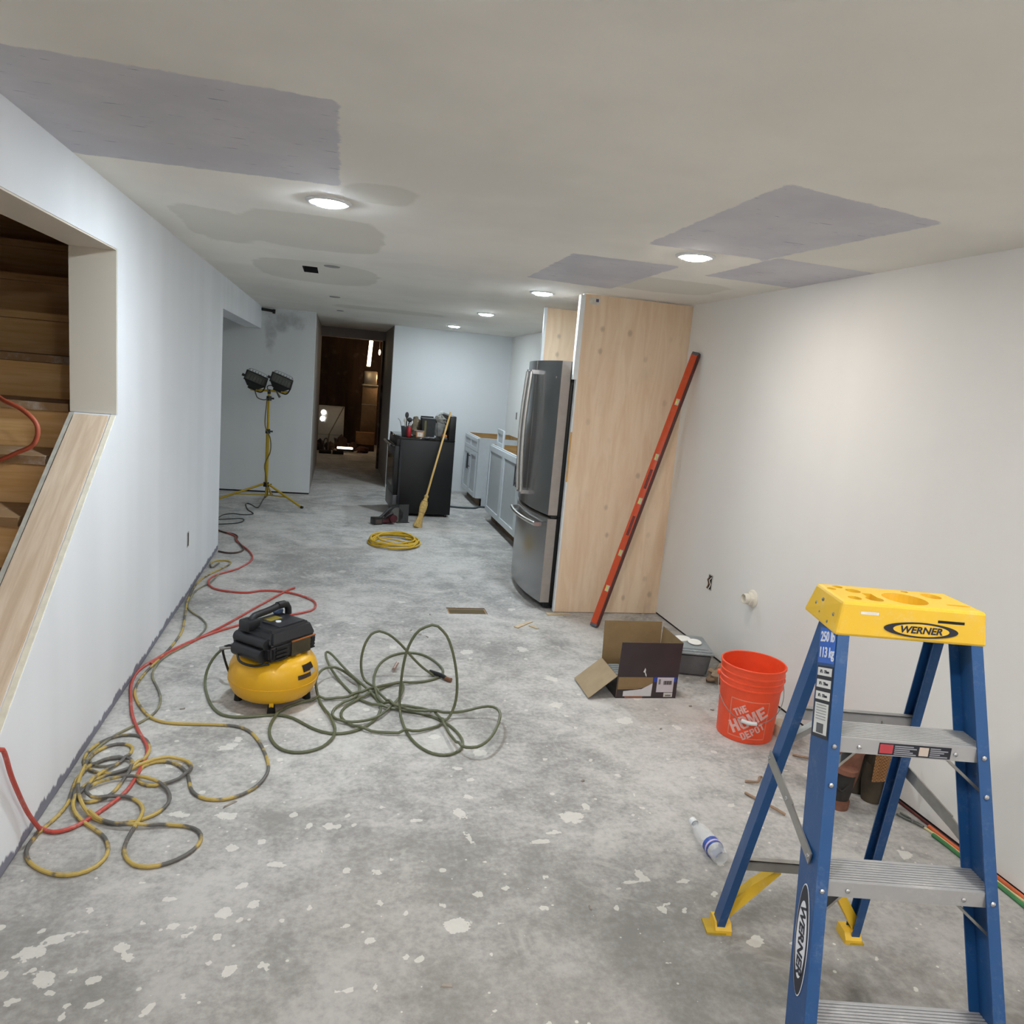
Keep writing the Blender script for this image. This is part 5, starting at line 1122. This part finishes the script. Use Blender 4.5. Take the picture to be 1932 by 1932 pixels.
    'cord_orange': [[2.376,2.299,0.006],[2.374,2.194,0.006],[2.377,2.14,0.006],[2.386,2.031,0.006],[2.389,1.942,0.006],[2.396,1.88,0.006],[2.4,1.766,0.006]],
    'cord_green': [[2.347,2.245,0.006],[2.351,2.169,0.006],[2.349,2.11,0.006],[2.353,1.998,0.006],[2.352,1.907,0.006],[2.349,1.836,0.006],[2.348,1.72,0.006]],
    'cord_cream': [[2.355,2.295,0.005],[2.365,2.224,0.005],[2.365,2.126,0.005],[2.371,2.016,0.005],[2.371,1.925,0.005],[2.374,1.859,0.005]],
    'cord_red': [[2.401,2.484,0.005],[2.41,2.373,0.005],[2.425,2.289,0.005],[2.424,2.208,0.005],[2.43,2.15,0.005]],
}
def clampx(P, r, wall=True):
    out = []
    for x, y, z in P:
        if wall and y < 6.55: x = max(x, XL + r + .004)
        if y < 10: x = min(x, XR - r - .003)
        out.append(V(x, y, max(z, r)))
    return out
def relax(P, n=5):
    Q = catmull(P, .025)
    for _ in range(n): Q = [Q[0]] + [(a + b * 2 + c) / 4 for a, b, c in zip(Q, Q[1:], Q[2:])] + [Q[-1]]
    return Q
def weave(P, r, amp):      # small rises where a long hose crosses itself
    n = len(P); out = [Vector(p) for p in P]; acc = catmull(P, .02); 
    cells = {}
    for i, p in enumerate(acc):
        cells.setdefault((round(p.x / (2.2 * r)), round(p.y / (2.2 * r))), []).append(i)
    lift = [0.0] * len(acc)
    for i, p in enumerate(acc):
        cx, cy = round(p.x / (2.2 * r)), round(p.y / (2.2 * r))
        k = set()
        for a in (-1, 0, 1):
            for b in (-1, 0, 1):
                for j in cells.get((cx + a, cy + b), ()):
                    if j < i - 12: k.add(j // 14)
        lift[i] = min(3, len(k)) * 1.9 * r
    sm = lift[:]
    for i in range(len(acc)):
        w = [lift[j] for j in range(max(0, i - 3), min(len(acc), i + 4))]; sm[i] = max(lift[i] * .8, sum(w) / len(w))
    return [V(p.x, p.y, max(p.z, r) + s) for p, s in zip(acc, sm)]
def hose(key, name, label, cat, r, mat, extra=None, wall=True, seg=8, wv=True):
    P = clampx(H[key], r, wall)
    if extra: P = [Vector(p) for p in extra] + P
    if wv: P = weave(relax(P), r, 1)
    bm = bmesh.new(); tube(bm, P, r, seg, smooth=not wv, zmin=r)
    return obj(name, bm, mat), P
GRN = dusty('hose_olive', '#5d6146', '#8f8c78', .35, .45, scale=18)
t = thing('air_hose', 'tangled olive green air hose beside the compressor', 'hose', (.25, 3.5, 0))
o, P = hose('green', 'hose_line', '', '', .0068, GRN); o.parent = t
E0 = [Vector(p) for p in H['green_end']]
bm = bmesh.new(); tube(bm, [E0[0] + V(-.02, .02, .01), E0[1] + V(0, 0, .012), E0[2] + V(0, 0, .008)], .0125, 10); obj('rubber_grip', bm, M_BLACK, t, 50)
bm = bmesh.new(); cyl(bm, E0[2] + V(-.005, .005, .008), E0[3] + V(.012, -.012, .006), .0115, .0125, 12); obj('brass_coupler', bm, plain('brass_old', '#8c6650', .35, .7), t, 40)
bm = bmesh.new(); cyl(bm, (.37, 3.92, .022), (.395, 3.99, .03), .0095, .009, 12); obj('steel_coupler', bm, plain('coupler_pinkish', '#a99389', .4, .5), t, 40)
bm = bmesh.new(); cyl(bm, P[0], P[0] + V(.04, -.02, .012), .012, .013, 12); obj('compressor_coupler', bm, M_STEEL, t, 40)
for c_ in t.children: c_.location = (-.25, -3.5, 0)
YH = NT('hose_yellow_dirty'); v = YH.coord(); n = YH.noise(v, 7, 4, .6); YH.base(YH.mix(YH.ramp(n, .47, .55), lin('#b99f55'), lin('#5f5c58'))); YH.rough(.5)
YH2 = NT('hose_pale_dirty'); v = YH2.coord(); n = YH2.noise(v, 6, 4, .6); YH2.base(YH2.mix(YH2.ramp(n, .4, .6), lin('#8f8a68'), lin('#6a6862'))); YH2.rough(.5)
o, P = hose('yellow', 'air_hose', '', '', .0066, YH.m); tag(o, 'dirty yellow air hose piled in loops by the left wall', 'hose')
o, P = hose('grey', 'air_hose', '', '', .0055, YH2.m); tag(o, 'thin greyish hose winding along the left wall into the yellow pile', 'hose')
REDM = dusty('hose_red', '#b4483c', '#dfd8d0', .45, .45, scale=12)
sy = 2.27
ov = [V(-1.42, 2.75, .93), V(-1.33, 2.55, .86), V(-1.22, 2.40, .72), V(-1.12, 2.30, .50), (-1.0, 2.275, sl(2.275) + .035), (-.905 + .0, 2.285, sl(2.285) + .028)] + [V(-.893, p[1], p[2]) for p in H['red_wall']] + [V(-.880, 2.525, .04)]
o, P = hose('red', 'air_hose', '', '', .0072, REDM, ov, wall=False, wv=False); tag(o, 'red air hose draped over the knee wall and along the floor', 'hose')
o, P = hose('red2', 'air_hose', '', '', .0072, REDM, wv=False); tag(o, 'straight red hose end lying behind the compressor', 'hose')
bm = bmesh.new(); tube(bm, [V(-1.45, 3.75, 1.40), V(-1.36, 3.5, 1.40), V(-1.26, 3.32, 1.372), V(-1.17, 3.27, 1.34), V(-1.112, 3.25, 1.285), V(-1.125, 3.25, 1.21), V(-1.2, 3.26, 1.165), V(-1.3, 3.28, 1.10), V(-1.29, 3.2, 1.0), V(-1.265, 3.1, .93), V(-1.28, 3.02, .84), V(-1.33, 2.98, .80)], .009, 8)
tag(obj('air_hose', bm, plain('hose_orange', '#b3583f', .45, vary=.1), smooth=60), 'orange red hose looped over the wooden stairs', 'hose')
o, P = hose('dark', 'power_cord', '', '', .005, M_BLACK, wall=False, wv=False); tag(o, 'thin black power cord wandering from the work light stand', 'cord')
o, P = hose('brown', 'power_cord', '', '', .008, plain('cord_brown', '#4e3a33', .5), wall=False, wv=False); tag(o, 'dark brown cord bunched at the far end of the left wall', 'cord')
for key, nm, lb, r, c in (('cord_orange', 'garden_cord', 'orange cord on the floor along the right wall', .008, '#d0673c'), ('cord_green', 'garden_cord', 'green cord on the floor beside the orange one at the right wall', .008, '#3c7a48'),
                      ('cord_cream', 'garden_cord', 'thin cream cord between the green and orange cords', .005, '#cfc795'), ('cord_red', 'garden_cord', 'dark red cord at the foot of the right wall behind the ladder', .006, '#5d2a26')):
    o, P = hose(key, nm, '', '', r, plain('m_' + key, c, .5, vary=.1), wv=False); tag(o, lb, 'cord')

# ---------------------------------------------------------------- pancake compressor
def build_compressor():
    C = thing('air_compressor', 'yellow pancake air compressor with black motor shroud', 'air compressor', (-.232, 3.605, 0), math.radians(47))
    YL = dusty('tank_yellow', '#e2ab1c', '#c9a23c', .25, .35, scale=30)
    bm = bmesh.new(); prof = []
    R0, zc, hz = .208, .142, .110
    for k in range(19):
        a = -PI / 2 + PI * k / 18; e = .62
        prof.append((max(0, .09 + (R0 - .09) * abs(math.cos(a)) ** e if abs(math.cos(a)) > 1e-6 else .0), zc + hz * math.sin(a)))
    prof = [(0, zc - hz)] + [(r, z) for r, z in prof if r > .01] + [(0, zc + hz)]
    lathe(bm, prof, 48); obj('tank', bm, YL, C, 50)
    bm = bmesh.new(); lathe(bm, [(R0 - .004, .122), (R0 + .0015, .123), (R0 + .0015, .128), (R0 - .004, .129)], 48); obj('tank_seam', bm, YL, C, 50)
    for i in range(4):
        a = PI / 4 + i * PI / 2 + .0; x, y = .158 * math.cos(a), .158 * math.sin(a)
        bm = bmesh.new(); box(bm, -.016, .016, -.010, .010, .034, .075, Matrix.Translation((x, y, 0)) @ Matrix.Rotation(a, 4, 'Z')); f = obj('foot_bracket', bm, YL, C)
        bm = bmesh.new(); cyl(bm, (x, y, 0), (x, y, .04), .02, .016, 14); obj('rubber_foot', bm, M_BLACK, f, 50)
    # shroud: local x along the label face, y to the back-left
    SB = plain('shroud_black', '#1d1d21', .42, vary=.1); 
    bm = bmesh.new(); loft(bm, [V(-.150, -.138, .252), V(.135, -.138, .252), V(.135, .12, .252), V(-.150, .12, .252)], [V(-.155, -.142, .335), V(.142, -.142, .335), V(.142, .125, .335), V(-.155, .125, .335)])
    bmesh.ops.bevel(bm, geom=bm.edges[:], offset=.018, segments=3, affect='EDGES'); sh = obj('shroud', bm, SB, C, 40)
    bm = bmesh.new(); loft(bm, [V(-.150, -.138, .330), V(.138, -.138, .330), V(.138, .12, .330), V(-.150, .12, .330)], [V(-.118, -.105, .392), V(.125, -.105, .392), V(.125, .10, .392), V(-.118, .10, .392)])
    bmesh.ops.bevel(bm, geom=bm.edges[:], offset=.012, segments=2, affect='EDGES'); obj('shroud_top', bm, SB, C, 40)
    obj('top_panel', rbox(-.055, .105, -.085, .03, .389, .398, .004), plain('shroud_mid', '#2b2b30', .35), C, 40)
    obj('top_label', B(-.03, .045, .0, .05, .3925, .3985), plain('label_olive', '#8a7a2a', .5, vary=.2), C)
    bm = bmesh.new(); cyl(bm, (-.01, -.03, .397), (-.01, -.03, .402), .013, seg=18); obj('gauge_dot', bm, M_WHITE, C, 50)
    lf = obj('side_label', B(-.03, .088, -.1455, -.138, .262, .330), plain('label_dark_olive', '#413a26', .45, vary=.15), C)
    obj('orange_line', B(-.03, .12, -.1462, -.140, .330, .335), plain('line_orange', '#a5602c', .5), lf)
    for k in range(4): obj('vent_slat', rbox(-.125, -.055, -.148, -.138, .262 + k * .019, .272 + k * .019, .002), M_BLACK, C)
    for k in range(4): obj('vent_slat', rbox(.094, .120, -.145, -.136, .268 + k * .016, .275 + k * .016, .002), M_BLACK, C)
    bm = bmesh.new(); cyl(bm, (-.158, -.10, .285), (-.158, .08, .285), .033, seg=18); obj('end_bulge', bm, SB, C, 50)
    bm = bmesh.new(); cyl(bm, (-.146, -.11, .338), (-.146, .09, .338), .026, seg=18); obj('end_bulge', bm, SB, C, 50)
    hb = bmesh.new(); tube(hb, [(-.115, .035, .40), (-.115, .037, .418), (-.09, .04, .430), (.0, .045, .436), (.075, .05, .446), (.112, .05, .442), (.126, .05, .42), (.128, .05, .39)], .0165, 12); hd = obj('carry_handle', hb, SB, C, 50)
    bm = bmesh.new(); tube(bm, [(.055, .049, .446), (.10, .05, .445)], .0185, 12, smooth=False); obj('handle_grip', bm, M_BLACK, hd, 50)
    bm = bmesh.new()
    obj('handle_block', rbox(-.158, -.085, .0, .075, .375, .424, .012), SB, C, 40)
    obj('bracket', rbox(.012, .04, -.135, -.10, .235, .262, .003), YL, C, 40)
    for (u, v, w, h, c, nm) in ((.03, .205, .070, .030, '#3a332c', 'warning_label'), (.055, .182, .034, .022, '#cfcdd2', 'spec_label'), (.0, .172, .075, .020, '#5c4c42', 'warning_label')):
        bm = bmesh.new(); n = 8; A = []
        def pt(i, j):
            z = v + h * (j - .5); a = -PI / 2 + (u + w * (i / n - .5)) / .19
            c_ = max(0, min(1, (z - zc) / hz)); rr = .09 + (R0 - .09) * math.cos(math.asin(c_)) ** .62 + .0015
            return V(rr * math.cos(a), rr * math.sin(a), z + .001)
        g = [[bm.verts.new(pt(i, j / 4)) for i in range(n + 1)] for j in range(5)]
        for j in range(4):
            for i in range(n): bm.faces.new((g[j][i], g[j][i + 1], g[j + 1][i + 1], g[j + 1][i]))
        bmesh.ops.solidify(bm, geom=bm.faces[:], thickness=.001)
        obj(nm, bm, plain('tk' + c, c, .5, vary=.1), C)
    bm = bmesh.new(); tube(bm, [(-.16, .05, .285), (-.19, .09, .30), (-.20, .12, .27), (-.17, .12, .17), (-.165, .10, .14)], .0055, 8); obj('power_lead', bm, M_BLACK, C, 60)
    bm = bmesh.new(); tube(bm, [(-.17, .06, .28), (-.205, .0, .25), (-.185, -.07, .24), (-.14, -.12, .25)], .006, 8); obj('power_lead', bm, M_BLACK, C, 60)
    bm = bmesh.new(); tube(bm, [(-.155, .07, .29), (-.2, .11, .285), (-.215, .125, .28)], .010, 8); obj('outlet_fitting', bm, M_STEEL, C, 50)
    bm = bmesh.new(); ellipsoid(bm, (.10, .09, .40), .03, .022, .018, 12, 8); obj('regulator_knob', bm, plain('knob_blue', '#4a5d80', .4), C, 50)
build_compressor()

# ---------------------------------------------------------------- twin work light
def build_worklight():
    W = thing('work_light', 'yellow tripod work light stand with two black caged lamps', 'work light', (-.735, 9.0, 0))
    YT = dusty('stand_yellow', '#b99a22', '#a9954a', .3, .4); BKM = M_BLACK
    bm = bmesh.new(); cyl(bm, (0, 0, .20), (.0, 0, .83), .019, seg=14); obj('lower_tube', bm, YT, W, 50)
    bm = bmesh.new(); cyl(bm, (0, 0, .80), (0, 0, 1.265), .0145, seg=14); obj('upper_tube', bm, YT, W, 50)
    for z, r in ((.22, .034), (.83, .028), (1.20, .03)):
        bm = bmesh.new(); cyl(bm, (0, 0, z - .025), (0, 0, z + .025), r, r * .9, 14); cyl(bm, (0, 0, z), (r + .025, 0, z), .010, seg=10); obj('clamp_collar', bm, BKM, W, 50)
    for fx, fy in ((.415, -.24), (-.60, -.16), (.02, .56)):
        bm = bmesh.new(); n = V(fx, fy, 0).normalized(); cyl(bm, (n.x * .03, n.y * .03, .225), (fx, fy, .010), .0125, seg=10); lg = obj('leg', bm, YT, W, 50)
        bm = bmesh.new(); cyl(bm, (fx * .97, fy * .97, .016), (fx * 1.02, fy * 1.02, .011), .016, seg=10); obj('leg_tip', bm, BKM, lg, 50)
        bm = bmesh.new(); cyl(bm, (0, 0, .10), (fx * .55, fy * .55, .105), .007, seg=8); obj('leg_strut', bm, YT, lg, 50)
    bm = bmesh.new(); cyl(bm, (0, 0, .08), (0, 0, .2), .01, seg=10); obj('centre_rod', bm, YT, W, 50)
    bm = bmesh.new(); cyl(bm, (-.20, 0, 1.285), (.20, 0, 1.285), .013, seg=12); obj('crossbar', bm, YT, W, 50)
    bm = bmesh.new(); cyl(bm, (0, 0, 1.25), (0, 0, 1.30), .018, seg=12); obj('hub', bm, BKM, W, 50)
    for i, x in enumerate((-.185, .085)):
        h = bpy.data.objects.new('lamp_head', None); COL.objects.link(h); h.parent = W; h.location = (x, -.01, 1.305); h.rotation_euler = (math.radians(38), math.radians(20), math.radians(8))
        bm = bmesh.new(); loft(bm, [V(-.06, -.05, .045), V(.06, -.05, .045), V(.06, .05, .045), V(-.06, .05, .045)], [V(-.115, -.075, .135), V(.115, -.075, .135), V(.115, .075, .135), V(-.115, .075, .135)]); obj('housing', bm, BKM, h)
        bm = bmesh.new()
        for a in ((-.122, .122, -.082, -.072), (-.122, .122, .072, .082), (-.122, -.11, -.082, .082), (.11, .122, -.082, .082)): box(bm, a[0], a[1], a[2], a[3], .132, .146)
        obj('lens_frame', bm, BKM, h)
        obj('lens_glass', B(-.11, .11, -.072, .072, .137, .140), plain('lens_grey', '#5b5b55', .12, vary=.05), h)
        bm = bmesh.new()
        for k in range(7):
            xx = -.10 + .2 * k / 6; tube(bm, [(xx, -.075, .145), (xx * .95, -.05, .20), (xx * .9, 0, .215), (xx * .95, .05, .20), (xx, .075, .145)], .0018, 5, step=.02)
        for k in (-.05, 0, .05): tube(bm, [(-.105, k, .155), (-.09, k, .205), (.09, k, .205), (.105, k, .155)], .0018, 5, step=.02)
        obj('wire_guard', bm, plain('guard_wire', '#4c4c4a', .4, .8), h)
        bm = bmesh.new(); box(bm, -.045, .045, -.03, .03, .0, .05); obj('junction_box', bm, BKM, h)
        bm = bmesh.new(); tube(bm, [(.118, 0, .12), (.122, 0, .04), (.10, 0, -.015), (.0, 0, -.02), (-.03, 0, -.02)], .008, 6); obj('yoke', bm, BKM, h, 50)
        bm = bmesh.new(); cyl(bm, (-.15, 0, .12), (-.118, 0, .12), .016, .014, 12); obj('tilt_knob', bm, BKM, h, 50)
    bm = bmesh.new(); tube(bm, [(-.15, -.02, 1.27), (-.12, -.03, 1.20), (-.05, -.03, 1.18), (0, -.02, 1.20)], .006, 8); obj('lamp_lead', bm, plain('lead_grey', '#55534f', .5), W, 60)
    bm = bmesh.new(); tube(bm, [(.0, -.02, 1.27), (-.02, -.02, 1.33), (.03, -.03, 1.345), (.07, -.03, 1.30), (.10, -.03, 1.25), (.12, -.03, 1.22)], lambda u: .006 + .010 * max(0, u - .7) * 3, 8); obj('lamp_lead', bm, MATS['lead_grey'], W, 60)
    bm = bmesh.new(); tube(bm, [(-.02, -.02, 1.18), (-.03, -.02, .9), (.03, -.025, .75), (.035, -.03, .6), (-.02, -.025, .45), (.0, -.03, .30), (.02, -.03, .12), (-.04, .3, .01), (-.05, .55, .008)], .006, 8); obj('stand_cord', bm, plain('cord_olive', '#6b5d20', .5), W, 60)
build_worklight()

# ---------------------------------------------------------------- scraps on the floor
for i, (x, y, a, w, h, lb) in enumerate(((1.305, 4.76, .75, .10, .018, 'thin pale wood splinter on the floor in front of the plywood panel'), (1.365, 4.705, -1.0, .035, .018, 'tiny pale wood chip beside the wood splinter'), (1.62, 5.005, .1, .09, .025, 'small wood shim at the bottom corner of the plywood panel'))):
    bm = bmesh.new(); M = Matrix.Translation((x, y, .001)) @ Matrix.Rotation(a, 4, 'Z'); loft(bm, [M @ V(-w, -h, 0), M @ V(w, -h * .6, 0), M @ V(w * .9, h * .5, 0), M @ V(-w * .95, h, 0)], [M @ V(-w, -h, .006), M @ V(w, -h * .6, .005), M @ V(w * .9, h * .5, .005), M @ V(-w * .95, h, .006)])
    tag(obj('wood_scrap', bm, plain('scrap_pine', '#c9b596', .8)), lb, 'wood scrap', 'wood scraps on the floor')
r_ = random.Random(21)
CH = [(.53, 4.62), (.58, 4.55), (.62, 4.5), (.69, 4.95), (1.07, 2.75), (.85, 2.0), (.36, 1.75), (1.62, 3.2), (1.9, 3.45), (2.0, 3.4), (-.31, 2.68), (-.62, 3.5)]
LB = ['between the floor insert and the compressor, farthest of three', 'between the floor insert and the compressor, middle of three', 'between the floor insert and the compressor, nearest of three', 'left of the sunken floor insert', 'between the green hose and the ladder', 'in the open floor in front of the hoses', 'in the bare floor at the bottom centre', 'left of the orange bucket', 'between the box and the bucket', 'right behind the orange bucket', 'inside the yellow hose loop', 'beside the left wall under the red hose']
for (x, y), lb in zip(CH, LB):
    bm = bmesh.new(); M = Matrix.Translation((x, y, 0)) @ Matrix.Rotation(r_.uniform(0, 6), 4, 'Z'); a, b = r_.uniform(.008, .02), r_.uniform(.004, .008)
    if lb.startswith('inside'): a, b = .032, .005
    loft(bm, [M @ V(-a, -b, 0), M @ V(a, -b * .5, 0), M @ V(a * .8, b, 0), M @ V(-a * .7, b * .8, 0)], [M @ V(-a * .8, -b * .8, .005), M @ V(a * .9, -b * .4, .003), M @ V(a * .7, b * .8, .006), M @ V(-a * .6, b * .7, .004)])
    tag(obj('debris_chip', bm, plain('chip_grey', '#8d857c', .9, vary=.3)), 'small loose chip on the concrete ' + lb, 'chip', 'chips on the concrete')

# ---------------------------------------------------------------- dark unfinished room beyond the passage
def dark_room():
    t = thing('white_panel', 'white board standing on the floor of the dark room', 'board', (-.06, 15.9, 0))
    obj('sheet', rbox(-.27, .235, -.02, .02, .0, .84, .006), plain('gloss_white', '#d9d9d4', .3, vary=.03), t, 40)
    for a in ((-.27, .235, .815, .835),): obj('edge_band', B(a[0], a[1], -.024, -.019, a[2], a[3]), plain('band_white', '#c5c5c0', .5), t)
    obj('cleat', B(-.27, .235, -.03, -.019, .25, .262), plain('band_grey', '#a9a9a4', .5), t)
    for i, (x, z) in enumerate(((-.175, .70), (-.19, .572))):  # lamp reflections on the board, built as glowing discs
        l = thing('reflection_disc', ('upper of two glowing discs for lamp reflections on the white board', 'lower of two glowing discs for lamp reflections on the white board')[i], 'lamp', (-.06 + x, 15.8685, z), 0, 'lamp reflections on the white board')
        M = Matrix.Rotation(PI / 2, 4, 'X')
        bm = bmesh.new(); lathe(bm, [(.044, -.006), (.049, -.006), (.049, .006), (.044, .008), (.044, -.006)], 28, M); obj('reflection_ring', bm, M_WHITE, l, 50)
        bm = bmesh.new(); lathe(bm, [(0, .004), (.042, .004), (.042, -.004), (0, -.004)], 28, M); obj('reflection_face', bm, emit('reflection_glow', (1, .98, .94), 3), l)
    t = thing('leaning_pole', 'grey pole leaning across the white board in the dark room', 'pole', (-.12, 15.55, 0)); t0 = t
    bm = bmesh.new(); cyl(bm, (-.10, 15.6, .30), (.155, 15.85, .83), .011, .010, 10); obj('pole', bm, plain('pole_grey', '#7b756a', .5, .3), t, 50)
    bm = bmesh.new(); tube(bm, [(-.10, 15.6, .30), (-.11, 15.59, .22), (-.12, 15.55, .02)], .015, 8); obj('pole_foot', bm, plain('pole_grey', '#7b756a', .5, .3), t, 50)
    for c_ in t0.children: c_.location = (.12, -15.55, 0)
    t = thing('sheet_metal_duct', 'tall sheet metal duct with a bright foil top in the dark room', 'duct', (.66, 15.95, 0))
    TN = plain('duct_tan', '#8b7358', .6, .2, .1); FO = plain('duct_foil', '#c9bda8', .32, .9, .1, 6)
    obj('lower_duct', rbox(-.155, .15, -.15, .15, .35, 1.30, .01), TN, t, 40); obj('flange_ring', rbox(-.165, .16, -.165, .16, 1.295, 1.33, .006), FO, t, 40)
    obj('foil_duct', rbox(-.14, .135, -.14, .14, 1.33, 1.60, .03), FO, t, 40); obj('duct_seam', B(-.158, .153, -.153, -.149, .92, .93), FO, t)
    t2 = thing('cardboard_box', 'brown cardboard box under the duct in the dark room', 'box', (.62, 15.7, 0))
    obj('carton', rbox(-.2, .17, -.15, .1, .13, .37, .004), plain('box_brown', '#8a6645', .8), t2, 40); obj('pallet', B(-.2, .17, -.15, .1, 0, .13), plain('pallet_dark', '#33221a', .9), t2)
    t = thing('glowing_strip', 'bright lit strip built as a glowing tube at the top of the dark doorway', 'lamp', (.56, 14.0, 2.10))
    bm = bmesh.new(); cyl(bm, (0, 0, .03), (-.025, 0, -.42), .032, seg=16); obj('tube', bm, emit('strip_glow_warm', (1, .78, .45), 1.6), t, 50)  # stands for a brightly lit strip, given its own glow
    bm = bmesh.new(); cyl(bm, (0, 0, .03), (0, 0, .14), .02, seg=12); obj('hanger', bm, M_BLACK, t, 50)
    bm = bmesh.new(); cyl(bm, (-.026, 0, -.42), (-.027, 0, -.44), .035, seg=16); obj('end_cap', bm, M_STEEL, t, 50)
    t = thing('bare_bulb', 'small glowing bulb on a cord right of the bright lit strip', 'lamp', (.71, 13.9, 2.0))
    bm = bmesh.new(); ellipsoid(bm, (0, 0, -.06), .018, .018, .05, 14, 10); obj('bulb', bm, emit('bulb_warm', (1, .7, .45), 1.2), t, 50)
    bm = bmesh.new(); cyl(bm, (0, 0, -.02), (0, 0, .245), .006, seg=8); obj('cord', bm, plain('copper_cord', '#8a5a48', .5, .5), t, 50)
    t = thing('clip_lamp', 'clip lamp shining on the foil duct, hidden beside the doorway', 'lamp', (.97, 15.72, 1.50))
    bm = bmesh.new(); ellipsoid(bm, (0, 0, 0), .045, .045, .05, 16, 10); obj('bulb', bm, emit('clip_warm', (1, .68, .40), 14), t, 50)
    bm = bmesh.new(); cyl(bm, (0, 0, .04), (0, 0, .746), .012, seg=10); obj('drop_rod', bm, M_BLACK, t, 50)
    t = thing('trouble_light', 'glowing flat work lamp lying among the clutter in the dark room', 'lamp', (.22, 15.05, .02))
    obj('lamp_bar', rbox(-.16, .14, -.03, .03, .05, .085, .012), emit('bar_warm', (1, .72, .45), 1.0), t, 40); obj('lamp_base', rbox(-.18, .16, -.05, .05, 0, .05, .008), M_BLACK, t, 40)
    clut = [(-.27, 15.2, .10, .12, '#2a211c', 'dark toolbox at the left edge of the dark room', 'toolbox'), (-.08, 15.35, .10, .09, '#3a2b22', 'dark bundle in front of the white board', 'bundle'), (.13, 15.5, .13, .16, '#33221b', 'heaped dark brown sack right of the white board', 'sack'), (.36, 15.42, .08, .10, '#3d2a22', 'dark sack between the lit bar lamp and the box', 'sack'), (.02, 15.0, .05, .035, '#8d8078', 'small pale rag among the dark room clutter', 'rag'), (.55, 15.2, .12, .07, '#4a2a22', 'low reddish bundle below the cardboard box in the dark room', 'bundle')]
    for i, (x, y, r, h, c, lb, ct) in enumerate(clut):
        bm = bmesh.new(); ellipsoid(bm, (0, 0, 0), r, r * .8, h, 16, 10, .5, i + 2)
        for v in bm.verts: v.co.z = max(v.co.z, -h * .7)
        bmesh.ops.translate(bm, verts=bm.verts, vec=(x, y, h * .7)); tag(obj(ct.replace(' ', '_'), bm, plain('clut%d' % i, c, .85, vary=.3), smooth=35), lb, ct)
    t = thing('drop_cloth_roll', 'dark rolled cloth across the dark room floor', 'cloth roll', (.0, 14.65, .035))
    bm = bmesh.new(); tube(bm, [(-.27, 0, 0), (0, .02, 0), (.18, -.01, 0)], .035, 12); obj('roll', bm, plain('roll_dark', '#1f1713', .9), t, 50)
    bm = bmesh.new(); tube(bm, [(-.05, .007, 0), (-.03, .012, 0)], .038, 12, smooth=False); obj('tie', bm, M_STUD, t, 50)
    bm = bmesh.new(); tube(bm, [(-.20, 15.0, .02), (-.19, 15.0, .2), (-.15, 15.0, .26), (-.12, 15.0, .20), (-.11, 15.0, .02)], .012, 8); tag(obj('wire_hoop', bm, plain('hoop_grey', '#5a534c', .5, .4), smooth=60), 'bent grey pipe hoop among the dark room clutter', 'pipe')
dark_room()
